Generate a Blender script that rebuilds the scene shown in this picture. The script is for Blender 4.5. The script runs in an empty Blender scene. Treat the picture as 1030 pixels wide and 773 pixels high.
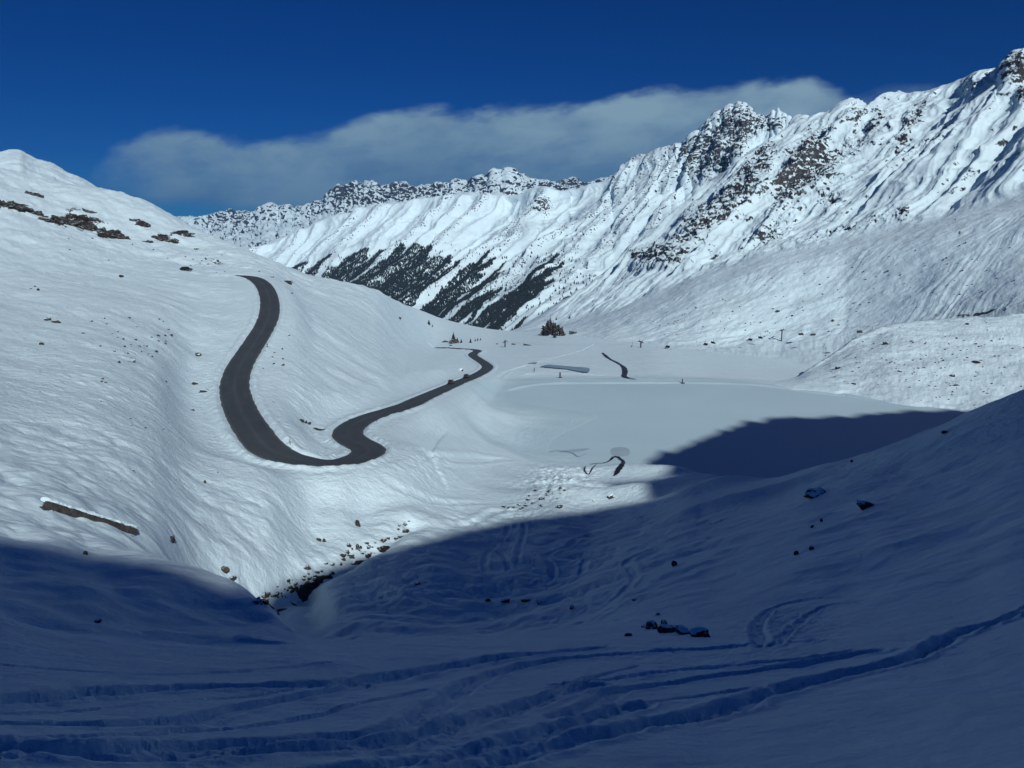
import bpy, bmesh, math, random
import numpy as np
from mathutils import Vector, Matrix, noise as mnoise

random.seed(7)
scene = bpy.context.scene
COL = scene.collection

# ------------------------------------------------------------------ camera
W, H, F = 1030.0, 773.0, 793.0
HORIZON = 240.0
PITCH = math.atan((H / 2 - HORIZON) / F)
CP, SP = math.cos(PITCH), math.sin(PITCH)


def ray(px, py):
    u = (np.asarray(px, float) - W / 2) / F
    v = (H / 2 - np.asarray(py, float)) / F
    return u, CP + v * SP, -SP + v * CP


def world(px, py, d):
    x, y, z = ray(px, py)
    h = np.hypot(x, y)
    s = d / h
    return x * s, y * s, z * s


cam_d = bpy.data.cameras.new('camera')
cam = bpy.data.objects.new('camera', cam_d)
COL.objects.link(cam)
cam.rotation_euler = (math.pi / 2 - PITCH, 0, 0)
cam_d.sensor_width = 36
cam_d.lens = 36 * F / W
cam_d.clip_start = 0.1
cam_d.clip_end = 60000
scene.camera = cam

# ------------------------------------------------------------------ noise


def _hash(ix, iy, seed):
    h = (ix * 374761393 + iy * 668265263 + seed * 974711) & 0xffffffff
    h = ((h ^ (h >> 13)) * 1274126177) & 0xffffffff
    return (h ^ (h >> 16)) & 0xffffffff


def perlin(x, y, seed=0):
    x = np.asarray(x, float); y = np.asarray(y, float)
    xi = np.floor(x).astype(np.int64); yi = np.floor(y).astype(np.int64)
    xf = x - xi; yf = y - yi
    u = xf * xf * xf * (xf * (xf * 6 - 15) + 10)
    v = yf * yf * yf * (yf * (yf * 6 - 15) + 10)

    def g(ix, iy, dx, dy):
        a = _hash(ix, iy, seed).astype(float) * (2 * math.pi / 4294967296.0)
        return np.cos(a) * dx + np.sin(a) * dy
    n00 = g(xi, yi, xf, yf); n10 = g(xi + 1, yi, xf - 1, yf)
    n01 = g(xi, yi + 1, xf, yf - 1); n11 = g(xi + 1, yi + 1, xf - 1, yf - 1)
    a = n00 + u * (n10 - n00); b = n01 + u * (n11 - n01)
    return (a + v * (b - a)) * 1.5


def fbm(x, y, octv=4, seed=0, gain=0.5, lac=2.03):
    s = 0; a = 1.0; t = 0
    for i in range(octv):
        s = s + a * perlin(x, y, seed + i * 17); t += a
        a *= gain; x = x * lac + 3.1; y = y * lac + 1.7
    return s / t


def ridged(x, y, octv=4, seed=0, gain=0.5, lac=2.05):
    s = 0; a = 1.0; t = 0
    for i in range(octv):
        n = 1 - np.abs(perlin(x, y, seed + i * 13))
        s = s + a * n * n; t += a
        a *= gain; x = x * lac + 5.3; y = y * lac + 2.9
    return s / t


def billow(x, y, octv=3, seed=0, gain=0.5):
    s = 0; a = 1.0; t = 0
    for i in range(octv):
        s = s + a * np.abs(perlin(x, y, seed + i * 19)); t += a
        a *= gain; x = x * 2.1 + 1.3; y = y * 2.1 + 4.9
    return s / t


def sstep(a, b, x):
    t = np.clip((np.asarray(x, float) - a) / (b - a), 0, 1)
    return t * t * (3 - 2 * t)


def pchip(xk, Y, x):
    """Y: (K, N) values at knots xk; x: (M,) -> (M, N)"""
    xk = np.asarray(xk, float); Y = np.asarray(Y, float)
    h = np.diff(xk)[:, None]
    dl = np.diff(Y, axis=0) / h
    K = len(xk)
    m = np.zeros_like(Y)
    if K > 2:
        w1 = 2 * h[1:] + h[:-1]; w2 = h[1:] + 2 * h[:-1]
        ok = dl[:-1] * dl[1:] > 0
        with np.errstate(divide='ignore', invalid='ignore'):
            hm = (w1 + w2) / (w1 / dl[:-1] + w2 / dl[1:])
        m[1:-1] = np.where(ok, hm, 0)
    m[0] = dl[0]; m[-1] = dl[-1]
    i = np.clip(np.searchsorted(xk, x, side='right') - 1, 0, K - 2)
    hh = (xk[i + 1] - xk[i]); t = ((x - xk[i]) / hh)[:, None]; hh = hh[:, None]
    t2 = t * t; t3 = t2 * t
    return ((2 * t3 - 3 * t2 + 1) * Y[i] + (t3 - 2 * t2 + t) * hh * m[i]
            + (-2 * t3 + 3 * t2) * Y[i + 1] + (t3 - t2) * hh * m[i + 1])


def poly_y(pts, px):
    p = np.array(pts, float)
    return np.interp(px, p[:, 0], p[:, 1])


# ------------------------------------------------------------------ materials


def mat(name):
    m = bpy.data.materials.new(name)
    m.use_nodes = True
    nt = m.node_tree
    return m, nt, nt.nodes['Principled BSDF']


def N(nt, typ, **kw):
    n = nt.nodes.new(typ)
    for k, v in kw.items():
        if hasattr(n, k):
            setattr(n, k, v)
        else:
            n.inputs[k].default_value = v
    return n


def ramp(nt, fac, stops):
    r = nt.nodes.new('ShaderNodeValToRGB')
    e = r.color_ramp.elements
    while len(e) < len(stops):
        e.new(0.5)
    for el, (p, c) in zip(e, stops):
        el.position = p
        el.color = c if len(c) == 4 else (*c, 1)
    nt.links.new(fac, r.inputs[0])
    return r


SNOW = (0.63, 0.81, 0.88)
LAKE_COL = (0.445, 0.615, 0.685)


def rock_colour(nt, co, sc, cool=False):
    n = N(nt, 'ShaderNodeTexNoise'); n.inputs['Scale'].default_value = sc; n.inputs['Detail'].default_value = 6
    nt.links.new(co, n.inputs['Vector'])
    if cool:
        return ramp(nt, n.outputs[0], [(0.3, (0.014, 0.016, 0.020)), (0.5, (0.032, 0.033, 0.038)), (0.72, (0.075, 0.07, 0.07))])
    return ramp(nt, n.outputs[0], [(0.3, (0.012, 0.011, 0.012)), (0.5, (0.030, 0.026, 0.025)), (0.72, (0.075, 0.062, 0.055))])


def snow_material(name, scales, bump, rock_scale=0.5, snow=SNOW, jitter=0.35, cool=True, grain=False):
    m, nt, b = mat(name)
    L = nt.links.new
    geo = N(nt, 'ShaderNodeNewGeometry'); co = geo.outputs['Position']
    b.inputs['Roughness'].default_value = 0.72
    b.inputs['Specular IOR Level'].default_value = 0.25
    hsum = None
    for sc, w in scales:
        n = N(nt, 'ShaderNodeTexNoise'); n.inputs['Scale'].default_value = sc
        n.inputs['Detail'].default_value = 5; n.inputs['Roughness'].default_value = 0.6
        L(co, n.inputs['Vector'])
        mu = N(nt, 'ShaderNodeMath', operation='MULTIPLY'); L(n.outputs[0], mu.inputs[0]); mu.inputs[1].default_value = w
        if hsum is None:
            hsum = mu.outputs[0]
        else:
            ad = N(nt, 'ShaderNodeMath', operation='ADD'); L(hsum, ad.inputs[0]); L(mu.outputs[0], ad.inputs[1]); hsum = ad.outputs[0]
    bp = N(nt, 'ShaderNodeBump'); bp.inputs['Strength'].default_value = 1.0; bp.inputs['Distance'].default_value = bump
    if grain:
        ga = N(nt, 'ShaderNodeAttribute', attribute_name='grain'); L(ga.outputs['Fac'], bp.inputs['Strength'])
    L(hsum, bp.inputs['Height']); L(bp.outputs[0], b.inputs['Normal'])
    # patchy snow: wind packed and fresh
    n2 = N(nt, 'ShaderNodeTexNoise'); n2.inputs['Scale'].default_value = scales[0][0] * 0.35; n2.inputs['Detail'].default_value = 4
    L(co, n2.inputs['Vector'])
    sr = ramp(nt, n2.outputs[0], [(0.35, tuple(c * 0.93 for c in snow)), (0.65, snow)])
    at = N(nt, 'ShaderNodeAttribute', attribute_name='rock')
    ice = N(nt, 'ShaderNodeAttribute', attribute_name='ice')
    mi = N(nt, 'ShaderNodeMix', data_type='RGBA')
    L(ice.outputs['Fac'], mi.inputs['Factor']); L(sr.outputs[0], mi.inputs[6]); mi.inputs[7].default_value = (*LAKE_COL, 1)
    n3 = N(nt, 'ShaderNodeTexNoise'); n3.inputs['Scale'].default_value = rock_scale; n3.inputs['Detail'].default_value = 5
    n3.inputs['Roughness'].default_value = 0.65
    L(co, n3.inputs['Vector'])
    ma = N(nt, 'ShaderNodeMath', operation='MULTIPLY_ADD'); L(n3.outputs[0], ma.inputs[0]); ma.inputs[1].default_value = jitter * 2; ma.inputs[2].default_value = -jitter
    ad = N(nt, 'ShaderNodeMath', operation='ADD'); L(at.outputs['Fac'], ad.inputs[0]); L(ma.outputs[0], ad.inputs[1])
    th = N(nt, 'ShaderNodeMapRange'); th.inputs[1].default_value = 0.47; th.inputs[2].default_value = 0.53; L(ad.outputs[0], th.inputs[0])
    rc = rock_colour(nt, co, rock_scale * 1.7, cool)
    mx = N(nt, 'ShaderNodeMix', data_type='RGBA')
    L(th.outputs[0], mx.inputs['Factor']); L(mi.outputs[2], mx.inputs[6]); L(rc.outputs[0], mx.inputs[7])
    L(mx.outputs[2], b.inputs['Base Color'])
    return m


def simple(name, col, rough=0.6, metal=0.0, var=0.0, sc=4.0, bump=0.0):
    m, nt, b = mat(name)
    b.inputs['Roughness'].default_value = rough
    b.inputs['Metallic'].default_value = metal
    tc = N(nt, 'ShaderNodeTexCoord')
    n = N(nt, 'ShaderNodeTexNoise'); n.inputs['Scale'].default_value = sc; n.inputs['Detail'].default_value = 5
    nt.links.new(tc.outputs['Object'], n.inputs['Vector'])
    r = ramp(nt, n.outputs[0], [(0.3, tuple(c * (1 - var) for c in col)), (0.7, tuple(min(1, c * (1 + var)) for c in col))])
    nt.links.new(r.outputs[0], b.inputs['Base Color'])
    if bump:
        bp = N(nt, 'ShaderNodeBump'); bp.inputs['Distance'].default_value = bump
        nt.links.new(n.outputs[0], bp.inputs['Height']); nt.links.new(bp.outputs[0], b.inputs['Normal'])
    return m


M = {}
M['near'] = snow_material('near_snow', [(0.9, 1.0), (3.5, 0.42), (16.0, 0.10)], 0.34, 0.9, cool=False, grain=True)
M['far'] = snow_material('mountain_snow', [(0.05, 1.0), (0.22, 0.3)], 1.3, 0.16)
M['mid'] = snow_material('slope_snow', [(0.14, 1.0), (0.6, 0.35)], 0.7, 0.22)
M['range'] = snow_material('range_snow', [(0.012, 1.0), (0.05, 0.35)], 4.0, 0.03)
M['lake'] = simple('frozen_lake', LAKE_COL, 0.6, 0, 0.05, 0.025, 0)
M['ice'] = simple('dark_ice', (0.20, 0.31, 0.38), 0.5, 0, 0.25, 0.12)
M['greyice'] = simple('grey_ice', (0.33, 0.45, 0.51), 0.5, 0, 0.1, 0.3)
M['water'] = simple('dark_water', (0.012, 0.016, 0.022), 0.55, 0, 0.4, 1.5)
M['wood'] = simple('weathered_wood', (0.040, 0.037, 0.036), 0.85, 0, 0.55, 3.0, 0.02)
M['steel'] = simple('galvanised_steel', (0.06, 0.07, 0.08), 0.5, 0.3, 0.15, 3)
M['black'] = simple('black_rubber', (0.015, 0.015, 0.016), 0.8, 0, 0.2)
M['seat'] = simple('dark_upholstery', (0.025, 0.027, 0.032), 0.7, 0, 0.2)
M['cloth'] = simple('dark_clothing', (0.02, 0.022, 0.03), 0.8, 0, 0.3)
M['skin'] = simple('skin', (0.45, 0.28, 0.21), 0.6, 0, 0.1)
M['hair'] = simple('dark_hair', (0.03, 0.02, 0.015), 0.7, 0, 0.2)
M['needles'] = simple('spruce_needles', (0.010, 0.018, 0.020), 0.9, 0, 0.4, 0.8)
M['bark'] = simple('bark', (0.05, 0.036, 0.028), 0.9, 0, 0.3, 3)
M['paint1'] = simple('dark_car_paint', (0.03, 0.034, 0.042), 0.3, 0.2, 0.05)
M['paint2'] = simple('black_car_paint', (0.012, 0.013, 0.016), 0.3, 0.2, 0.05)
M['glass'] = simple('tinted_glass', (0.02, 0.025, 0.03), 0.12, 0, 0.05)
M['lampglass'] = simple('lamp_glass', (0.5, 0.5, 0.48), 0.2, 0, 0.05)
M['redglass'] = simple('red_lamp_glass', (0.3, 0.02, 0.015), 0.25, 0, 0.05)
M['pole'] = simple('dark_pole', (0.03, 0.028, 0.026), 0.7, 0, 0.2)
M['snowcap'] = simple('snow_cap', SNOW, 0.75, 0, 0.03, 2)

# asphalt
m, nt, b = mat('asphalt'); M['asphalt'] = m
geo = N(nt, 'ShaderNodeNewGeometry')
n = N(nt, 'ShaderNodeTexNoise'); n.inputs['Scale'].default_value = 0.22; n.inputs['Detail'].default_value = 8; n.inputs['Roughness'].default_value = 0.65
nt.links.new(geo.outputs['Position'], n.inputs['Vector'])
at = N(nt, 'ShaderNodeAttribute', attribute_name='wear')
ad = N(nt, 'ShaderNodeMath', operation='MULTIPLY_ADD'); nt.links.new(n.outputs[0], ad.inputs[0]); ad.inputs[1].default_value = 0.5
nt.links.new(at.outputs['Fac'], ad.inputs[2])
r = ramp(nt, ad.outputs[0], [(0.15, (0.040, 0.052, 0.062)), (0.45, (0.060, 0.075, 0.088)), (0.8, (0.11, 0.13, 0.15)), (1.0, (0.36, 0.43, 0.48))])
nt.links.new(r.outputs[0], b.inputs['Base Color']); b.inputs['Roughness'].default_value = 0.85; b.inputs['Specular IOR Level'].default_value = 0.25
n2 = N(nt, 'ShaderNodeTexNoise'); n2.inputs['Scale'].default_value = 8
nt.links.new(geo.outputs['Position'], n2.inputs['Vector'])
bp = N(nt, 'ShaderNodeBump'); bp.inputs['Distance'].default_value = 0.01
nt.links.new(n2.outputs[0], bp.inputs['Height']); nt.links.new(bp.outputs[0], b.inputs['Normal'])

# rock with snow lying on the upward faces
m, nt, b = mat('snowy_rock'); M['rock'] = m
tc = N(nt, 'ShaderNodeTexCoord'); geo = N(nt, 'ShaderNodeNewGeometry')
rc = rock_colour(nt, geo.outputs['Position'], 1.4)
sx = N(nt, 'ShaderNodeSeparateXYZ'); nt.links.new(geo.outputs['Normal'], sx.inputs[0])
n = N(nt, 'ShaderNodeTexNoise'); n.inputs['Scale'].default_value = 1.1; n.inputs['Detail'].default_value = 4
nt.links.new(geo.outputs['Position'], n.inputs['Vector'])
ad = N(nt, 'ShaderNodeMath', operation='MULTIPLY_ADD'); nt.links.new(n.outputs[0], ad.inputs[0]); ad.inputs[1].default_value = 0.7
nt.links.new(sx.outputs['Z'], ad.inputs[2])
th = N(nt, 'ShaderNodeMapRange'); th.inputs[1].default_value = 1.22; th.inputs[2].default_value = 1.28
nt.links.new(ad.outputs[0], th.inputs[0])
mx = N(nt, 'ShaderNodeMix', data_type='RGBA')
nt.links.new(th.outputs[0], mx.inputs['Factor']); nt.links.new(rc.outputs[0], mx.inputs[6]); mx.inputs[7].default_value = (*SNOW, 1)
nt.links.new(mx.outputs[2], b.inputs['Base Color']); b.inputs['Roughness'].default_value = 0.85
bp = N(nt, 'ShaderNodeBump'); bp.inputs['Distance'].default_value = 0.08
nt.links.new(n.outputs[0], bp.inputs['Height']); nt.links.new(bp.outputs[0], b.inputs['Normal'])

# ------------------------------------------------------------------ object helpers


def tag(o, label=None, cat=None, group=None, kind=None):
    if label: o['label'] = label
    if cat: o['category'] = cat
    if group: o['group'] = group
    if kind: o['kind'] = kind
    return o


def link_mesh(name, me, material, parent=None):
    o = bpy.data.objects.new(name, me)
    COL.objects.link(o)
    if material is not None and not me.materials:
        me.materials.append(material)
    if parent is not None:
        o.parent = parent
    return o


def bm_obj(name, bm, material, parent=None, smooth=False):
    me = bpy.data.meshes.new(name)
    bm.normal_update()
    bm.to_mesh(me); bm.free()
    if smooth:
        me.shade_smooth()
    return link_mesh(name, me, material, parent)


def empty(name, loc, rz=0):
    o = bpy.data.objects.new(name, None)
    COL.objects.link(o)
    o.empty_display_size = 0.1
    o.location = loc; o.rotation_euler = (0, 0, rz)
    return o


KIDS = {}


def copy_tree(o, parent=None):
    c = o.copy(); COL.objects.link(c)
    if parent is not None:
        c.parent = parent
    for ch in list(o.children):
        copy_tree(ch, c)
    return c


def grid_mesh(name, X, Y, Z, material, attrs=None):
    R, C = X.shape
    me = bpy.data.meshes.new(name)
    nv = R * C
    me.vertices.add(nv)
    co = np.stack([X, Y, Z], -1).reshape(-1).astype(np.float32)
    me.vertices.foreach_set('co', co)
    idx = np.arange(nv).reshape(R, C)
    q = np.stack([idx[:-1, :-1], idx[:-1, 1:], idx[1:, 1:], idx[1:, :-1]], -1).reshape(-1, 4)
    nf = len(q)
    me.loops.add(nf * 4); me.polygons.add(nf)
    me.loops.foreach_set('vertex_index', q.reshape(-1).astype(np.int32))
    me.polygons.foreach_set('loop_start', np.arange(0, nf * 4, 4, dtype=np.int32))
    me.polygons.foreach_set('use_smooth', np.ones(nf, dtype=bool))
    me.update(calc_edges=True)
    for k, v in (attrs or {}).items():
        a = me.attributes.new(k, 'FLOAT', 'POINT')
        a.data.foreach_set('value', v.reshape(-1).astype(np.float32))
    me.materials.append(material)
    o = bpy.data.objects.new(name, me)
    COL.objects.link(o)
    return o


def loft(cols, step, rows):
    """cols: {px: [(py, d), ...]}; returns base arrays PX, PY, D (rows, cols) and the knot parameter of each row"""
    keys = sorted(cols)
    T = np.array([cols[k] for k in keys], float)          # (C, K, 2)
    pxs = step if isinstance(step, np.ndarray) else np.arange(keys[0], keys[-1] + 0.01, step)
    Yk = pchip(keys, T[:, :, 0], pxs).T                    # (K, P)
    Dk = pchip(keys, np.log(T[:, :, 1]), pxs).T
    K = Yk.shape[0]
    t = np.concatenate([np.linspace(i, i + 1, rows[i], endpoint=False) for i in range(K - 1)] + [[K - 1]])
    PY = pchip(np.arange(K), Yk, t)
    D = np.exp(pchip(np.arange(K), Dk, t))
    PX = np.broadcast_to(pxs, PY.shape).copy()
    return PX, PY, D, t


def auto_rows(cols, dens=1.0, mn=5):
    keys = sorted(cols)
    T = np.array([cols[k] for k in keys], float)
    dy = np.abs(np.diff(T[:, :, 0], axis=1)).max(0)
    return [max(mn, int(math.ceil(v * dens))) for v in dy]


# ------------------------------------------------------------------ near ground: snowfield, left hillside, valley floor
A = {
    -140: [(830, 4.6), (735, 9.2), (685, 14), (640, 20), (590, 28), (548, 36), (520, 44), (505, 47), (492, 51), (470, 57), (448, 63), (425, 72), (395, 90), (345, 132), (298, 210), (262, 300), (205, 390), (140, 520), (150, 620), (180, 760)],
    0:   [(830, 4.5), (740, 9), (692, 14), (655, 19), (610, 27), (570, 36), (541, 43), (528, 47), (514, 51), (490, 58), (470, 65), (440, 78), (400, 103), (350, 150), (300, 230), (268, 310), (225, 390), (169, 520), (175, 600), (200, 760)],
    50:  [(830, 4.5), (740, 9), (690, 14.3), (656, 19.5), (616, 27), (580, 35), (550, 42), (538, 46.5), (524, 51), (496, 58.5), (474, 67), (442, 81), (402, 105), (350, 152), (300, 232), (270, 312), (230, 400), (183, 510), (190, 600), (215, 760)],
    100: [(830, 4.5), (740, 9), (690, 14.5), (657, 20), (625, 26), (592, 33.5), (561, 41), (550, 46), (538, 51.5), (508, 60), (480, 70), (444, 84), (402, 108), (350, 155), (300, 236), (272, 318), (240, 400), (190, 500), (200, 600), (230, 760)],
    150: [(830, 4.5), (740, 9.2), (690, 14.8), (656, 21), (634, 27), (598, 33), (560, 41), (561, 47.5), (556, 54), (525, 63), (490, 75), (448, 90), (402, 120), (350, 168), (300, 246), (273, 322), (250, 395), (204, 490), (215, 600), (250, 760)],
    200: [(830, 4.5), (740, 9.5), (690, 15), (655, 22), (642, 27), (610, 32), (575, 39.5), (590, 52), (578, 66), (545, 72), (500, 84), (455, 104), (402, 148), (350, 195), (302, 255), (275, 322), (258, 390), (232, 470), (245, 600), (270, 760)],
    265: [(830, 4.5), (740, 9.5), (690, 15), (654, 22), (646, 25.5), (632, 29), (607, 33.5), (625, 55), (603, 71), (565, 76.5), (525, 84), (475, 98), (430, 126), (365, 178), (305, 243), (276, 308), (270, 350), (259, 430), (275, 600), (300, 760)],
    310: [(830, 4.5), (740, 9.5), (690, 15), (654, 22), (648, 25), (645, 27), (641, 29.5), (650, 50), (612, 74), (577, 80), (540, 90), (492, 102), (464, 110), (415, 145), (350, 205), (310, 275), (293, 345), (277, 440), (295, 600), (320, 760)],
    340: [(830, 4.5), (740, 9.5), (690, 15), (658, 21), (651, 25), (648, 27), (645, 29.5), (650, 48), (616, 66), (590, 75), (567, 83), (520, 96), (466, 111), (430, 142), (362, 208), (322, 280), (302, 345), (284, 450), (300, 600), (330, 760)],
    375: [(830, 4.5), (740, 9.5), (690, 15.3), (658, 21.5), (648, 26), (645, 28), (643, 30.5), (648, 46), (622, 62), (596, 72), (548, 89), (510, 103), (457, 124), (416, 162), (370, 218), (335, 300), (313, 370), (291, 480), (310, 600), (335, 760)],
    410: [(830, 4.5), (740, 9.5), (690, 15.5), (656, 22), (645, 27), (643, 29), (642, 31), (647, 46), (626, 60), (600, 69), (564, 82), (527, 96), (490, 112), (445, 138), (401, 184), (365, 285), (336, 450), (308, 610), (325, 700), (345, 820)],
    425: [(830, 4.5), (740, 9.5), (690, 15.5), (656, 22), (645, 27.5), (642, 29.5), (641, 31.5), (646, 46.5), (627, 60), (601, 69), (567, 81), (528, 97), (493, 114), (448, 141), (395, 208), (364, 315), (343, 490), (313, 670), (328, 730), (347, 850)],
    440: [(830, 4.5), (740, 9.5), (690, 15.5), (656, 22.3), (644, 28), (641, 30), (640, 32), (645, 47), (628, 60), (602, 69), (570, 80), (530, 98), (497, 116), (452, 144), (389, 236), (364, 340), (350.5, 508), (319, 720), (332, 820), (350, 900)],
    470: [(830, 4.5), (740, 9.5), (690, 15.5), (656, 22.5), (643, 29), (640, 31), (639, 33), (643, 47), (628, 60), (604, 69), (574, 80), (533, 100), (500, 122), (445, 167), (379, 298), (358, 440), (351.5, 490), (327, 760), (336, 850), (350, 950)],
    500: [(830, 4.5), (740, 9.5), (690, 15.5), (656, 22.5), (643, 29), (639, 32), (637, 35), (640, 48), (626, 60), (602, 70), (572, 80), (532, 103), (498, 130), (445, 187), (390, 288), (366, 385), (351, 510), (332, 800), (338, 870), (350, 950)],
    560: [(830, 4.5), (740, 9.5), (690, 15.5), (656, 22.5), (642, 29.5), (637, 33), (634, 36), (634, 46), (620, 57), (596, 70), (566, 82), (519, 110), (490, 141), (456, 199), (400, 272), (369, 365), (350, 500), (336, 680), (336, 760), (350, 900)],
    610: [(830, 4.5), (740, 9.5), (690, 15.5), (656, 22.5), (641, 29.5), (634, 34), (630, 37), (626, 44), (610, 54), (582, 68), (548, 87), (513, 120), (486, 154), (462, 193), (400, 273), (370, 360), (352, 490), (342, 620), (342, 720), (355, 900)],
    650: [(830, 4.5), (740, 9.5), (690, 15.5), (656, 22.5), (640, 29.5), (633, 34), (628, 37), (620, 42), (600, 51), (570, 67), (540, 86), (508, 118), (484, 152), (466, 188), (400, 274), (372, 350), (353, 480), (346, 600), (346, 700), (358, 900)],
    700: [(830, 4.5), (740, 9.5), (690, 15.3), (656, 22), (639, 29), (632, 33), (625, 37), (612, 42), (590, 51), (560, 64), (530, 84), (500, 110), (482, 135), (476, 165), (470, 186), (385, 303), (367, 395), (353, 540), (350, 640), (358, 900)],
    760: [(830, 4.4), (740, 9.3), (690, 15), (656, 21), (637, 28), (629, 32), (621, 36), (606, 41), (585, 48), (556, 59), (527, 76), (503, 95), (484, 118), (492, 152), (490, 173), (388, 296), (375, 375), (359, 520), (356, 640), (365, 900)],
    830: [(830, 4.4), (740, 9), (690, 14.5), (656, 20), (636, 26), (627, 30), (618, 34), (600, 39), (578, 45), (550, 54), (522, 68), (494, 86), (468, 110), (486, 140), (496, 166), (396, 281), (386, 330), (367, 500), (364, 600), (372, 900)],
    900: [(830, 4.2), (740, 8.5), (690, 13.6), (656, 18.5), (634, 24), (624, 27.5), (612, 31), (592, 36), (570, 42), (540, 51), (512, 63), (480, 81), (448, 104), (486, 138), (506, 160), (404, 266), (398, 300), (373, 460), (367, 560), (376, 900)],
    970: [(830, 4.0), (740, 8), (690, 12.7), (656, 17), (634, 21.5), (622, 25), (606, 29), (582, 35), (556, 41), (526, 50), (496, 61), (460, 78), (419, 100), (484, 138), (510, 158), (414, 252), (406, 285), (381, 430), (373, 540), (380, 900)],
    1030: [(830, 3.8), (740, 7.6), (690, 12), (656, 15.7), (636, 19), (620, 22.5), (600, 27), (572, 33), (546, 39), (514, 48), (484, 58), (442, 76), (394, 98), (484, 138), (515, 156), (428, 233), (419, 270), (386, 420), (378, 520), (384, 900)],
    1180: [(830, 3.4), (740, 6.8), (690, 10.5), (656, 13.5), (636, 16), (615, 20), (590, 25), (556, 31), (526, 37), (490, 46), (450, 57), (395, 76), (330, 96), (480, 140), (530, 152), (450, 208), (440, 245), (400, 380), (390, 500), (390, 900)],
}
for k_ in A:
    if k_ >= 700:
        A[k_] = A[k_][:15] + [(y_, d_ * math.hypot(1.0, (k_ - W / 2) / F)) for y_, d_ in A[k_][15:]]
STEP = 1.0
rowsA = auto_rows(A, 1.0, 12)
for k_, src, up in ((1600, 1180, 30), (3600, 1180, 40), (-600, -140, -10), (-2600, -140, -10)):      # the slopes go on past the picture's sides
    A[k_] = [(y_ - up, d_) for y_, d_ in A[src]]
PXA = np.concatenate([np.arange(-2600, -140, 20.0), np.arange(-140, 1180, STEP), np.arange(1180, 3601, 20.0)])
PX, PY, D, TA = loft(A, PXA, rowsA)
X, Y, Z = world(PX, PY, D)
pxsA = PX[0]
runmin = np.minimum.accumulate(PY, axis=0)


def base_at(px, py):
    """visible point of the undetailed near ground in that direction"""
    j = int(np.clip(np.searchsorted(pxsA, px - 0.5 * STEP), 0, len(pxsA) - 1))
    i = int(np.argmax(runmin[:, j] <= py))
    i = max(i, 1)
    y0, y1 = PY[i - 1, j], PY[i, j]
    f = np.clip((y0 - py) / max(1e-6, y0 - y1), 0, 1)
    d = D[i - 1, j] * (1 - f) + D[i, j] * f
    return np.array(world(px, py, d))


LAKE_Z = -55.0

# --- relief of the snow
near = 1 - sstep(28, 60, D)
midb = sstep(38, 60, D) * (1 - sstep(110, 170, D)) * sstep(300, 400, PX) * (1 - sstep(700, 800, PX)) * sstep(500, 530, PY)
lefth = (1 - sstep(330, 460, PX)) * sstep(60, 110, D)
bank = (1 - sstep(300, 430, PX)) * sstep(40, 48, D) * (1 - sstep(88, 100, D))
valley = sstep(380, 470, PX) * sstep(150, 220, D)
spur = sstep(720, 860, PX) * (1 - sstep(120, 150, D)) * sstep(24, 45, D)

dz = np.zeros_like(Z)
dz += near * (0.10 * fbm(X * 0.35, Y * 0.35, 3, 1) + 0.025 * fbm(X * 1.6, Y * 1.6, 3, 2))
hum = sstep(34, 44, D) * (1 - sstep(70, 84, D)) * sstep(290, 340, PX) * (1 - sstep(720, 800, PX))
hum = hum * (0.35 + 0.65 * sstep(-0.2, 0.35, fbm(X / 16, Y / 10, 2, 28))) * (1 - 0.7 * sstep(560, 700, PX))
dz += hum * (0.42 * billow(X / 3.2, Y / 3.0, 3, 25) + 0.16 * fbm(X / 1.1, Y / 1.1, 2, 26) - 0.2)
lump = np.exp(-((PX - 790) / 60) ** 2 - ((PY - 630) / 26) ** 2) * near + 0.5 * np.exp(-((PX - 480) / 80) ** 2 - ((PY - 745) / 22) ** 2) * near + 0.6 * np.exp(-((PX - 700) / 120) ** 2 - ((PY - 662) / 10) ** 2) * near
dz += lump * (0.22 * billow(X * 1.4, Y * 1.4, 3, 27) - 0.06)
bl = billow(X / 7.0, Y / 9.0, 3, 3)
dz += midb * (0.9 * billow(X / 11, Y / 8, 2, 3) + 0.5 * fbm(X / 14, Y / 7, 3, 24) + 0.16 * fbm(X / 1.8, Y / 1.8, 3, 4) - 0.3)
# wind drifts on the left hillside, running down towards the right
ca, sa = -0.6, 0.8
U = X * ca - Y * sa; V = X * sa + Y * ca
dz += lefth * (1.7 * fbm(U / 24, V / 60, 4, 5) + 0.30 * fbm(U / 5.0, V / 12, 3, 6) + 0.10 * fbm(X / 1.6, Y / 1.6, 2, 7) + 0.55 * np.maximum(0, fbm(U / 1.5, V / 5.0, 2, 76) - 0.12) * sstep(-0.15, 0.25, fbm(U / 18, V / 40, 2, 77))) * sstep(60, 220, D * 1.4)
up = lefth * sstep(300, 380, D)
dz += up * (2.4 * fbm(X / 30, Y / 30, 4, 8) + 1.0 * ridged(X / 12, Y / 16, 3, 9) - 0.5)
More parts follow.
